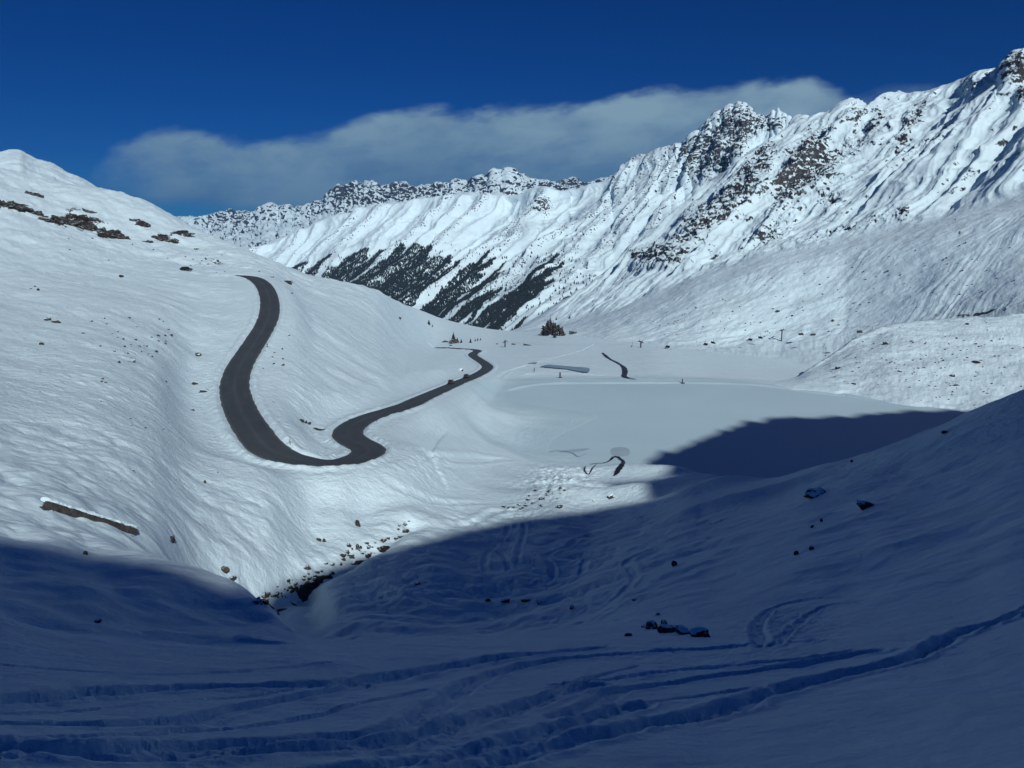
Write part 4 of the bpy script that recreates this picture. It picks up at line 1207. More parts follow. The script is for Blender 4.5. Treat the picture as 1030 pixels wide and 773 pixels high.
# the heap of reddish rocks in the foreground hollow
for k, (a, b_, w_, hg) in enumerate([(656, 633, 16, .6), (672, 636, 20, .6), (688, 638, 18, .65), (703, 640, 20, .6), (668, 630, 12, .5), (682, 632, 10, .5), (711, 641, 10, .5), (648, 631, 8, .5)]):
    put_rock(a, b_, w_, 'dark reddish rock in the foreground heap half buried in snow', 'rocks of the foreground heap', hg, 0.15)
for (a, b_, w_) in [(491, 605, 8), (508, 606, 9), (529, 605, 8), (543, 607, 7), (575, 612, 7), (632, 640, 8), (661, 619, 6), (638, 604, 5)]:
    put_rock(a, b_, w_, 'dark stone showing under the snow shelf in the shaded hollow', 'stones under the snow shelf', 0.6, 0.15)
# stones along the gully
rg = random.Random(5)
gp = smooth_px(gully, 4)
for k in range(52):
    a, b_ = gp[rg.randrange(len(gp))]
    a += rg.gauss(0, 5); b_ += rg.gauss(0, 3.2)
    put_rock(a, b_, rg.choice([2.5, 3, 4, 4.5, 5.5, 7]) * (0.75 if a > 360 else 1), 'dark stone in the snowy gully between the lit bank and the shaded hummocks', 'stones in the gully', rg.uniform(.5, 1.0), 0.15)
for k in range(10):
    put_rock(354 + rg.gauss(0, 6), 553 + rg.gauss(0, 8), rg.uniform(2.5, 5.5), 'dark stone in the snowy gully between the lit bank and the shaded hummocks', 'stones in the gully', rg.uniform(.6, 1.2), 0.15)
for k in range(26):
    a, b_ = gp[rg.randrange(0, max(2, len(gp) // 2))]
    put_rock(a + rg.gauss(0, 5), b_ + rg.gauss(0, 3.0), rg.uniform(3.5, 8), 'dark stone in the snowy gully between the lit bank and the shaded hummocks', 'stones in the gully', rg.uniform(.5, .9), 0.12)
# gravel by the outlet
for k in range(30):
    t = rg.random()
    a = 506 + 62 * t + rg.gauss(0, 5); b_ = 515 - 26 * t + rg.gauss(0, 2.5)
    put_rock(a, b_, rg.uniform(1.5, 4.5), 'small brown stone in the snow beside the lake outlet', 'stones by the lake outlet', rg.uniform(.5, 1.0), 0.1)


STUFF = []


def scatter(n, boxes, wr, label, group, seed, stuff=False):
    r_ = random.Random(seed)
    for k in range(n):
        cx, cy, rx, ry = boxes[r_.randrange(len(boxes))]
        a = cx + r_.gauss(0, rx); b_ = cy + r_.gauss(0, ry)
        if a < -10 or a > 1040:
            continue
        loc, nr, ob = hit(a, b_)
        if loc is None or ob.name.startswith(('road', 'lake', 'distant', 'mountain.', 'rock', 'snowy')):
            continue
        if stuff:
            STUFF.append((loc, r_.uniform(*wr) * loc.length / F, r_.randrange(8), r_.uniform(.5, 1.0), r_.uniform(0, 6.28)))
        else:
            put_rock(a, b_, r_.uniform(*wr), label, group, r_.uniform(.5, 1.0), 0.12)


scatter(34, [(105, 328, 14, 6), (125, 336, 14, 8), (140, 345, 16, 8), (150, 352, 12, 8), (115, 350, 16, 6), (110, 384, 8, 4), (172, 333, 12, 5), (30, 292, 12, 3)], (2.0, 3.6), 'tiny dark stone scattered on the left hillside below the terrace', 'small stones of the left hillside', 21)
scatter(16, [(268, 330, 4, 10), (275, 350, 6, 12), (262, 352, 4, 8), (290, 355, 8, 8), (270, 400, 6, 14), (300, 300, 12, 6)], (1.8, 3.2), 'tiny dark stone on the snow just inside the upper road', 'small stones inside the upper road', 22)
scatter(70, [(268, 330, 4, 10), (120, 345, 30, 14), (150, 262, 50, 6), (220, 268, 16, 4), (60, 240, 40, 8), (205, 258, 12, 6), (90, 440, 60, 14), (180, 480, 40, 10), (60, 400, 40, 12), (150, 430, 30, 10)], (0.9, 2.2), '', '', 25, True)
scatter(170, [(930, 355, 50, 14), (960, 375, 40, 12), (900, 370, 30, 10), (990, 350, 30, 12), (950, 390, 40, 8)], (0.8, 2.2), '', '', 23, True)
scatter(170, [(800, 300, 60, 16), (900, 290, 50, 20), (980, 260, 30, 25), (720, 320, 40, 12), (850, 280, 60, 14), (740, 330, 60, 8)], (0.8, 2.0), '', '', 24, True)
base_v = []
for me_ in ROCKS:
    base_v.append((np.array([v.co[:] for v in me_.vertices]), np.array([p.vertices[:] for p in me_.polygons])))
vv, ff, n0 = [], [], 0
for loc, sz, var, hg, rz_ in STUFF:
    v_, f_ = base_v[var]
    v_ = v_ * np.array([sz / 1.25, sz / 1.25, sz * hg])
    c_, s_ = math.cos(rz_), math.sin(rz_)
    vv.append(np.stack([v_[:, 0] * c_ - v_[:, 1] * s_ + loc.x, v_[:, 0] * s_ + v_[:, 1] * c_ + loc.y, v_[:, 2] + loc.z + 0.2 * sz * hg], -1))
    ff.append(f_ + n0); n0 += len(v_)
me = bpy.data.meshes.new('scattered_stones'); me.from_pydata(np.concatenate(vv).tolist(), [], np.concatenate(ff).tolist())
me.materials.append(M['rock'])
o = bpy.data.objects.new('scattered_stones', me); COL.objects.link(o)
tag(o, 'countless tiny dark stones peppering the snow slopes', 'stones', None, 'stuff')

# rock bands of the left hillside
outs = [
    (8, 208, 26, 9, 10, 'long dark rock band at the left edge of the hillside, largest of all'), (32, 214, 22, 7, 22, 'sloping rock outcrop right of the largest band on the left hillside'),
    (46, 222, 10, 4, 15, 'small outcrop in the gap between the two main rock bands'), (66, 224, 20, 9, 20, 'left lobe of the broad central rock band on the hillside'),
    (80, 222, 18, 12, 20, 'tallest lobe of the broad central rock band on the hillside'), (96, 232, 24, 8, 15, 'flat lobe in the middle of the broad central rock band'),
    (112, 236, 18, 8, 15, 'right lobe of the broad central rock band on the hillside'), (124, 240, 12, 6, 15, 'pointed right end of the broad central rock band'),
    (34, 196, 12, 5, 15, 'small dark outcrop above the bands, upper left of the hillside'), (145, 228, 9, 7, 0, 'small outcrop standing above the right hand rocks of the hillside'),
    (136, 222, 8, 4, 10, 'smallest outcrop above the right end of the central rock band'), (160, 241, 16, 6, 15, 'broken outcrop right of the central rock band'),
    (171, 243, 12, 6, -10, 'short outcrop at the right of the broken one'), (186, 237, 14, 4, -15, 'last flat outcrop at the right end of the rock bands'), (199, 251, 7, 3, 10, 'lone small outcrop below the right end of the rock bands'),
    (148, 244, 8, 4, 0, 'little outcrop under the broken one right of the central band'), (92, 214, 12, 4, 20, 'thin outcrop above the middle of the central rock band'),
]
for k, (a, b_, wp_, hp_, tilt, lab) in enumerate(outs):
    loc, nr, ob = hit(a, b_)
    if loc is None: continue
    d_ = loc.length; lx = wp_ * d_ / F * 1.2; lz = hp_ * d_ / F * 0.78; ly = max(lz, lx * 0.35)
    me = outcrop_mesh(k + 3, lx, ly, lz)
    o = bpy.data.objects.new('rock_outcrop', me); COL.objects.link(o)
    o.location = loc + Vector((0, 0.1 * ly, -0.05 * lz))
    o.rotation_euler = (0, math.radians(tilt), -math.atan2(loc.x, loc.y))
    tag(o, lab, 'rock outcrop')

# the low stone wall capped with snow
pa, pb = Vector(base_at(44, 507)), Vector(base_at(136, 537))
la, _, _ = hit(44, 511); lb, _, _ = hit(135, 538)


def box_bm(bm, x0, x1, y0, y1, z0, z1):
    vs_ = [bm.verts.new((x, y, z)) for x in (x0, x1) for y in (y0, y1) for z in (z0, z1)]
    for f in ((0, 1, 3, 2), (4, 6, 7, 5), (0, 4, 5, 1), (2, 3, 7, 6), (0, 2, 6, 4), (1, 5, 7, 3)):
        bm.faces.new([vs_[i] for i in f])
    return vs_


def beam(name, L_, w_, h_, material, parent, seed=0, wob_=0.06, zoff=0.0, n=60, taper=1.0):
    bm = bmesh.new(); rings = []
    for i in range(n + 1):
        x = (i / n - 0.5) * L_
        r_ = []
        for j in range(12):
            a = j / 12 * 2 * math.pi
            cy, cz = math.cos(a), math.sin(a)
            k = 1 / max(abs(cy), abs(cz)) ** 0.95
            nn = mnoise.fractal(Vector((x * 2.2, cy * 1.1 + seed, cz * 1.1)), 0.9, 2, 4) * wob_
            r_.append(bm.verts.new((x, cy * k * (w_ / 2 + nn), cz * k * (h_ / 2 + nn) + zoff + 0.5 * wob_ * mnoise.noise(Vector((x * 0.8, seed, 0))))))
        rings.append(r_)
    for i in range(n):
        for j in range(12):
            bm.faces.new((rings[i][j], rings[i + 1][j], rings[i + 1][(j + 1) % 12], rings[i][(j + 1) % 12]))
    bm.faces.new(rings[0]); bm.faces.new(rings[-1][::-1])
    bmesh.ops.recalc_face_normals(bm, faces=bm.faces[:])
    return bm_obj(name, bm, material, parent)


mid = (la + lb) / 2; vec = lb - la
LW = vec.length
wallr = empty('stone_wall', mid + Vector((0, 0, 0.0)))
wallr.rotation_euler = (0, -math.asin(vec.z / LW), math.atan2(vec.y, vec.x))
tag(wallr, 'long low brown stone wall capped with snow on the left slope, just above the edge of the shade', 'wall')
HW_ = 0.62
beam('wall_face', LW, 0.35, HW_, M['wood'], wallr, 3, 0.045, 0.12, 120)
cap = beam('snow_cap', LW * 0.96, 0.9, 0.2, M['snowcap'], wallr, 9, 0.09, 0.12 + HW_ / 2 + 0.08); cap.location = (0, 0.32, 0)
e1 = beam('end_stone', 0.7, 0.5, 0.5, M['wood'], wallr, 12, 0.10, -0.2, 14); e1.location = (-LW / 2 + 0.15, -0.1, 0)
e2 = beam('end_stone', 1.3, 0.6, 0.34, M['wood'], wallr, 15, 0.12, -0.3, 14); e2.location = (LW / 2 - 0.9, -0.15, 0)

# dark board on the valley floor near the far lift tower
for (a, b_, wp_, lab, rz_) in [(530.5, 347.8, 9, 'long dark timber beam lying on the snow right of the farthest lift tower', -0.55), (516.5, 347, 4, 'short dark timber beam lying between the farthest lift tower and a longer beam', -0.2)]:
    loc, nr, ob = hit(a, b_)
    d_ = loc.length
    o = beam('timber_beam', wp_ * d_ / F, 0.8, 0.9, M['wood'], None, int(a), 0.1, 0.3, 20)
    o.location = loc; o.rotation_euler = (0, 0.1, rz_)
    tag(o, lab, 'beam')

# --- water and ice


def ribbon(name, pts, widths, material, lift, wob_=0.3):
    sp_ = smooth_px(pts, 8)
    W3 = []
    for a, b_ in sp_:
        loc, nr, ob = hit(a, b_)
        if loc is not None: W3.append(loc)
    n = len(W3); wd_ = np.interp(np.linspace(0, 1, n), np.linspace(0, 1, len(widths)), widths)
    bm = bmesh.new(); prev = None
    for i, p in enumerate(W3):
        t_ = (W3[min(i + 1, n - 1)] - W3[max(i - 1, 0)]); t_.z = 0
        if t_.length < 1e-6: t_ = Vector((1, 0, 0))
        t_.normalize(); nn = Vector((-t_.y, t_.x, 0))
        a = wd_[i] * (1 + wob_ * mnoise.noise(Vector((i * 0.5, 1, 0)))); c_ = wd_[i] * (1 + wob_ * mnoise.noise(Vector((i * 0.5, 7, 0))))
        row = [bm.verts.new(p + nn * a * s_ + Vector((0, 0, lift)) if s_ > 0 else p + nn * c_ * s_ + Vector((0, 0, lift))) for s_ in (-0.5, 0.001, 0.5)]
        if prev:
            for j in range(2):
                bm.faces.new((prev[j], prev[j + 1], row[j + 1], row[j]))
        prev = row
    o = bm_obj(name, bm, material)
    return tag(o, kind='structure')


ribbon('stream', [(606, 355.5), (610, 359), (614, 362), (620, 365), (625, 368), (628, 371), (629, 375), (628, 379), (632, 381), (640, 382.5)], [0.8, 1.6, 0.9, 1.1, 0.9, 2.0, 2.2, 2.0, 1.2, 0.6], M['water'], 0.35, 0.5)
ribbon('lake_outlet', [(594, 468), (600, 467), (607, 466.5), (613, 464.5), (617, 460.8), (621, 460.3), (624, 462.5), (627, 465), (626, 468.5), (623, 472), (621, 476), (618, 479.5)], [0.2, 0.25, 0.3, 0.45, 0.8, 0.8, 0.7, 0.8, 1.0, 1.2, 1.0, 0.3], M['water'], 0.22, 1.1)
ribbon('side_stream', [(589, 470), (588, 474), (592, 478), (596, 472), (600, 467.5)], [0.2, 0.3, 0.22, 0.3, 0.15], M['water'], 0.18, 1.1)
ribbon('side_stream', [(552, 455.5), (562, 454), (575, 456), (582, 460), (590, 457)], [0.25, 0.3, 0.35, 0.3, 0.2], M['greyice'], 0.18, 0.5)


def ice_sheet(name, poly, material, z=None, lift=0.2):
    bm = bmesh.new(); vs_ = []
    for a, b_ in smooth_px(poly + [poly[0]], 6)[:-1]:
        if z is not None:
            x, y = on_plane(a, b_, z); p = Vector((float(x), float(y), z))
        else:
            loc, nr, ob = hit(a, b_); p = loc + Vector((0, 0, lift))
        vs_.append(bm.verts.new(p))
    f = bm.faces.new(vs_)
    bm.normal_update()
    if f.normal.z < 0: bmesh.ops.reverse_faces(bm, faces=[f])
    bmesh.ops.triangulate(bm, faces=bm.faces[:])
    return tag(bm_obj(name, bm, material), kind='structure')


ice_sheet('ice_patch', [(614, 456), (615, 451.5), (624, 450), (632, 451.5), (633.5, 456), (630, 459), (618, 459)], M['greyice'], LAKE_Z + 0.02)
ice_sheet('ice_patch', [(632, 460), (640, 462.5), (645, 464.5), (640, 465), (633, 463)], M['greyice'], LAKE_Z + 0.03)
ice_sheet('ice_patch', [(560, 455), (572, 452.6), (592, 451.2), (588, 453.3), (575, 455.2)], M['greyice'], LAKE_Z + 0.02)
ice_sheet('pond', [(543, 369.8), (551, 367.9), (562, 368.6), (578, 370), (592, 371.4), (591.5, 375.6), (582, 374.6), (570, 372.4), (556, 371)], M['ice'], None, 0.45)
ice_sheet('pond', [(531, 366), (540, 365), (539, 366), (533, 366.6)], M['ice'], None, 0.3)

# --- forest on the far flank: one mass of small spruces
bpy.context.view_layer.update()


def conifer_bm(bm, base, h_, r_, rnd, tiers=2, sides=6):
    x, y, z = base
    for k in range(tiers):
        z0 = z + h_ * (0.08 + 0.42 * k / max(1, tiers - 1) if tiers > 1 else 0.08)
        z1 = z + h_ * (0.62 + 0.38 * k / max(1, tiers - 1) if tiers > 1 else 1.0)
        rr = r_ * (1 - 0.45 * k / max(1, tiers - 1) if tiers > 1 else 1)
        top_ = (x, y, z1); ring = []
        a0 = rnd.random() * 6.28
        for j in range(sides):
            a = a0 + j / sides * 2 * math.pi
            q_ = rr * rnd.uniform(0.7, 1.25)
            ring.append((x + math.cos(a) * q_, y + math.sin(a) * q_, z0 + h_ * rnd.uniform(-.06, .06)))
        yield ring, top_


tree_line = [(230, 252), (255, 252), (275, 254), (300, 258), (330, 254), (355, 248), (372, 252), (400, 246), (425, 240), (440, 246), (460, 256), (480, 262), (500, 262), (520, 266), (545, 266), (565, 266), (585, 272), (600, 282)]
rt = np.random.RandomState(3)
verts, faces = [], []
rr_ = random.Random(9)
Rc, Cc = PXc.shape
# candidate points on the mountain grid, denser near the valley
cand_i = rt.randint(2, 190, 560000); cand_j = rt.randint(0, Cc, 560000)
cpx = PXc[cand_i, cand_j]; cpy = PYc[cand_i, cand_j]
tl = poly_y(tree_line, cpx)
cu = (Xc[cand_i, cand_j] * fcy - Yc[cand_i, cand_j] * fcx); cvv = (Xc[cand_i, cand_j] * fcx + Yc[cand_i, cand_j] * fcy)
streak = 1.15 * fbm((cu + 25 * perlin(cvv / 260, cu / 260, 5)) / 40, cvv / 620, 2, 151) + 0.22 * fbm(cu / 22, cvv / 70, 3, 152)
depth = (cpy - tl)
den = sstep(-2, 12, depth) * 0.30 - 0.06 + 0.16 * sstep(6, 30, depth) + 0.16 * sstep(4, 16, depth) * (1 - sstep(380, 480, cpx)) + 0.22 * (1 - sstep(300, 350, cpx)) * sstep(0, 6, depth) - 0.12 * sstep(440, 540, cpx)
ok = (streak + den > 0.27) & (depth > -3) & (cpx > 225) & (cpx < 600)
ok |= (rt.rand(len(cpx)) < 0.012) & (depth > -8) & (cpx > 240) & (cpx < 600)
sel = np.nonzero(ok)[0]
# keep only what the picture can show: not below the near ridges
nearline = [(225, 262), (265, 268), (310, 285), (371, 297), (413, 318), (452, 332), (500, 340), (520, 338), (555, 318), (600, 292)]
sel = sel[cpy[sel] < poly_y(nearline, cpx[sel])]
rt.shuffle(sel)
sel = sel[:36000]
for k in sel:
    i, j = cand_i[k], cand_j[k]
    b0 = (float(Xc2[i, j]), float(Yc2[i, j]), float(Zc2[i, j]))
    h_ = rr_.uniform(4.5, 9); r_ = h_ * rr_.uniform(.24, .34)
    for ring, top_ in conifer_bm(None, b0, h_, r_, rr_, 2, 5):
        n0 = len(verts); verts.extend(ring); verts.append(top_)
        m_ = len(ring)
        faces.extend((n0 + q_, n0 + (q_ + 1) % m_, n0 + m_) for q_ in range(m_))
me = bpy.data.meshes.new('forest'); me.from_pydata(verts, [], faces)
me.materials.append(M['needles'])
fo = bpy.data.objects.new('forest', me); COL.objects.link(fo)
tag(fo, 'dark spruce forest in streaks on the far mountain flank', 'forest', None, 'stuff')
print('forest trees', len(sel))

# --- single spruces near the road end and on the rocky knoll


def spruce(px, py, hpx, label, group=None, seed=0, wide=0.3):
    loc, nr, ob = hit(px, py)
    h_ = hpx * loc.length / F
    rnd = random.Random(seed)
    root = empty('spruce_tree', loc)
    tag(root, label, 'tree', group)
    bm = bmesh.new()
    bmesh.ops.create_cone(bm, segments=7, radius1=h_ * 0.03, radius2=h_ * 0.008, depth=h_ * 0.9, cap_ends=True, matrix=Matrix.Translation((0, 0, h_ * 0.42)))
    bm_obj('trunk', bm, M['bark'], root)
    bm = bmesh.new()
    tiers = 9
    for t_ in range(tiers):
        f = t_ / (tiers - 1)
        z0 = h_ * (0.12 + 0.80 * f); R_ = h_ * wide * (1 - f) ** 0.85 + h_ * 0.02
        nb_ = 9
        for j in range(nb_):
            if rnd.random() < 0.12: continue
            a = j / nb_ * 6.283 + rnd.uniform(-.3, .3) + t_
            L_ = R_ * rnd.uniform(0.65, 1.15)
            dx, dy = math.cos(a), math.sin(a); sx_, sy_ = -dy, dx
            w_ = L_ * 0.42
            p0 = bm.verts.new((0, 0, z0 + h_ * 0.07)); p1 = bm.verts.new((dx * L_ * .55 + sx_ * w_, dy * L_ * .55 + sy_ * w_, z0 - L_ * .12))
            p2 = bm.verts.new((dx * L_, dy * L_, z0 - L_ * .35)); p3 = bm.verts.new((dx * L_ * .55 - sx_ * w_, dy * L_ * .55 - sy_ * w_, z0 - L_ * .12))
            p4 = bm.verts.new((dx * L_ * .5, dy * L_ * .5, z0 + h_ * .03))
            bm.faces.new((p0, p1, p4)); bm.faces.new((p1, p2, p4)); bm.faces.new((p2, p3, p4)); bm.faces.new((p3, p0, p4))
    bm_obj('crown', bm, M['needles'], root)
    return root


for k, (a, b_, hp_, lab) in enumerate([
    (456.3, 343.5, 10, 'tallest small spruce by the road end, standing on the brown outcrop'), (460, 344, 5, 'short spruce right of the tallest one on the brown outcrop'),
    (464, 345, 4.5, 'lone slim spruce just right of the brown outcrop at the road end'), (473.3, 345, 5, 'slim spruce standing alone half way between outcrop and tree row'),
    (478, 343.5, 3, 'left bush sized spruce of the short row near the valley mouth'), (480.5, 343, 3.2, 'middle bush sized spruce of the short row near the valley mouth'), (483.3, 342.5, 3, 'right bush sized spruce of the short row near the valley mouth'),
    (431.5, 327, 6, 'slim spruce on the brow of the hill left of the road end'), (435, 329, 3, 'dwarf spruce right of the slim one on the brow of the hill'),
    (550.5, 336, 15, 'leftmost tall dark spruce on the rocky knoll'), (553.5, 336, 18, 'tallest dark spruce at the top of the rocky knoll'), (556.5, 336, 14, 'spruce behind the tallest on the rocky knoll, leaning to its right'),
    (549, 338, 9, 'lowest spruce at the left foot of the rocky knoll'), (562.5, 337, 11, 'dense dark spruce on the right half of the rocky knoll'), (565.5, 338, 10, 'spruce right of the dense one on the rocky knoll'), (558, 340, 7, 'small spruce at the front foot of the rocky knoll'),
    (559.5, 322, 3.5, 'small spruce above the rocky knoll, left of a pair'), (573, 320.5, 3.5, 'small spruce above and right of the rocky knoll'), (575, 336.5, 3, 'low bushy spruce at the right end of the rocky knoll')]):
    spruce(a, b_, hp_, lab, None, 40 + k, 0.34)
for k, (a, b_, wp_, hp_, lab) in enumerate([
    (457, 345.6, 10, 4.5, 'reddish brown rock outcrop at the end of the lower road'), (448, 344.5, 7, 2, 'thin brown rock rib left of the reddish outcrop by the road end'), (453.5, 348, 3, 1.5, 'small brown rock just below the reddish outcrop by the road end'),
    (555, 337, 18, 15, 'dark cliff of the rocky knoll under the tall spruces'), (563, 338, 10, 9, 'dark broken rock on the right side of the rocky knoll'), (576, 336, 8, 3.5, 'flat brown rock at the right end of the rocky knoll'),
    (521, 328.5, 5, 3, 'dark rock at the right end of the forest, at the foot of the slope'), (668, 350.8, 16, 1.3, 'low dark stone bank under the ski lift'), ]):
    loc, nr, ob = hit(a, b_)
    d_ = loc.length; lx = wp_ * d_ / F; lz = hp_ * d_ / F; ly = max(lz * 0.8, lx * 0.5)
    o = bpy.data.objects.new('rock_outcrop', outcrop_mesh(60 + k, lx, ly, lz)); COL.objects.link(o)
    o.location = loc + Vector((0, 0, 0.15 * lz)); o.rotation_euler = (0, 0.1, 0)
    tag(o, lab, 'rock outcrop')

# --- cars


def make_car(label, paint):
    root = empty('parked_car', (0, 0, 0))
    tag(root, label, 'car')
    prof_ = [(-2.2, .35), (-2.25, .62), (-2.2, .86), (-2.05, .95), (-1.2, 1.0), (1.05, .98), (1.85, .86), (2.15, .72), (2.22, .5), (2.15, .33)]
    bm = bmesh.new(); rows_ = []
    for sgn, wy in ((-1, .88), (-1, .9), (1, .9), (1, .88)):
        pass
    for wy, zs in ((-.84, .97), (-.9, 1), (-.3, 1.03), (.3, 1.03), (.9, 1), (.84, .97)):
        rows_.append([bm.verts.new((x, wy, .35 + (z - .35) * zs)) for x, z in prof_])
    for r0, r1 in zip(rows_[:-1], rows_[1:]):
        for i in range(len(prof_)):
            j = (i + 1) % len(prof_)
            bm.faces.new((r0[i], r0[j], r1[j], r1[i]))
    bm.faces.new(rows_[0]); bm.faces.new(rows_[-1][::-1])
    # cabin pillars and roof
    cab = [(-1.95, .96), (-1.55, 1.47), (-.2, 1.52), (.35, 1.47), (1.05, .97)]
    ra = [bm.verts.new((x, -.80 + .16 * max(0, (z - .96) / .56), z)) for x, z in cab]; rb_ = [bm.verts.new((x, .80 - .16 * max(0, (z - .96) / .56), z)) for x, z in cab]
    for i in range(4):
        bm.faces.new((ra[i], ra[i + 1], rb_[i + 1], rb_[i]))
    bm.faces.new(ra); bm.faces.new(rb_[::-1])
    bmesh.ops.recalc_face_normals(bm, faces=bm.faces[:])
    bmesh.ops.bevel(bm, geom=bm.edges[:], offset=0.04, segments=2, affect='EDGES', clamp_overlap=True)
    bm_obj('body', bm, paint, root)

    def pane(name, quad):
        b2 = bmesh.new(); v4 = [b2.verts.new(q_) for q_ in quad]; f = b2.faces.new(v4)
        r_ = bmesh.ops.extrude_face_region(b2, geom=[f]); b2.normal_update()
        n_ = f.normal.copy()
        for g in r_['geom']:
            if isinstance(g, bmesh.types.BMVert): g.co -= n_ * 0.015
        bmesh.ops.recalc_face_normals(b2, faces=b2.faces[:])
        bm_obj(name, b2, M['glass'], root)
    pane('windscreen', [(.98, -.7, 1.03), (.98, .7, 1.03), (.40, .62, 1.45), (.40, -.62, 1.45)])
    pane('rear_window', [(-1.92, -.7, 1.04), (-1.58, -.62, 1.44), (-1.58, .62, 1.44), (-1.92, .7, 1.04)])
    for s_ in (-1, 1):
        pane('side_window', [(-1.6, s_ * .81, 1.03), (.8, s_ * .81, 1.03), (.3, s_ * .69, 1.42), (-1.4, s_ * .69, 1.42)])
    for sx_, sy_ in ((1.35, .84), (1.35, -.84), (-1.35, .84), (-1.35, -.84)):
        b2 = bmesh.new()
        bmesh.ops.create_cone(b2, segments=20, radius1=.33, radius2=.33, depth=.22, cap_ends=True, matrix=Matrix.Translation((sx_, sy_, .33)) @ Matrix.Rotation(math.pi / 2, 4, 'X'))
        w_ = bm_obj('wheel', b2, M['black'], root)
        b2 = bmesh.new()
        bmesh.ops.create_cone(b2, segments=12, radius1=.2, radius2=.18, depth=.05, cap_ends=True, matrix=Matrix.Translation((sx_, sy_ + .11 * (1 if sy_ > 0 else -1), .33)) @ Matrix.Rotation(math.pi / 2, 4, 'X'))
        bm_obj('rim', b2, M['steel'], w_)
    for s_ in (-1, 1):
        b2 = bmesh.new(); box_bm(b2, 2.12, 2.2, s_ * .62 - .16, s_ * .62 + .16, .62, .76); bm_obj('headlight', b2, M['lampglass'], root)
        b2 = bmesh.new(); box_bm(b2, -2.26, -2.19, s_ * .66 - .12, s_ * .66 + .12, .66, .86); bm_obj('tail_light', b2, M['redglass'], root)
    return root


carA = make_car('dark car on the lower road, the left and nearer of the two', M['paint1'])


def seat_on_road(root, px, py, side, flip=0, ground_only=False):
    loc, nr, ob = hit(px, py)
    if ground_only:
        root.location = loc + Vector((0, 0, 0.02)); root.rotation_euler = (0, 0, flip); return
    k = int(np.argmin((RW[:, 0] - loc.x) ** 2 + (RW[:, 1] - loc.y) ** 2))
    side = min(side, 1.2)
    t_ = RW[min(k + 2, len(RW) - 1)] - RW[k - 2]
    n_ = Vector((-t_[1], t_[0], 0)).normalized()
    root.location = Vector(RW[k]) + n_ * side + Vector((0, 0, 0.05))
    root.rotation_euler = (0, -math.atan2(t_[2], math.hypot(t_[0], t_[1])) * (1 if flip == 0 else -1), math.atan2(t_[1], t_[0]) + flip)


seat_on_road(carA, 452, 386.5, 1.6, 0)
carB = copy_tree(carA); carB['label'] = 'dark car on the lower road, the right and farther of the two'
seat_on_road(carB, 472, 380.5, 1.6, 0)
carC = make_car('black car parked on the snowy terrace left of the upper road corner', M['paint2'])
seat_on_road(carC, 187.5, 272.6, 0, -0.25, True)
carA.name = 'moving_car'; carB.name = 'moving_car'

# --- ski lift


def tube(name, p0, p1, r_, material, parent=None, seg=8, sag=0.0, n=1):
    bm = bmesh.new(); rings = []
    p0 = Vector(p0); p1 = Vector(p1); ax = (p1 - p0).normalized()
    u_ = ax.orthogonal().normalized(); v_ = ax.cross(u_)
    for i in range(n + 1):
        f = i / n; c_ = p0.lerp(p1, f) - Vector((0, 0, sag * 4 * f * (1 - f)))
        rings.append([bm.verts.new(c_ + u_ * math.cos(j / seg * 6.2832) * r_ + v_ * math.sin(j / seg * 6.2832) * r_) for j in range(seg)])
    for i in range(n):
        for j in range(seg):
            bm.faces.new((rings[i][j], rings[i + 1][j], rings[i + 1][(j + 1) % seg], rings[i][(j + 1) % seg]))
    bm.faces.new(rings[0]); bm.faces.new(rings[-1][::-1])
    bmesh.ops.recalc_face_normals(bm, faces=bm.faces[:])
    return bm_obj(name, bm, material, parent, smooth=False)


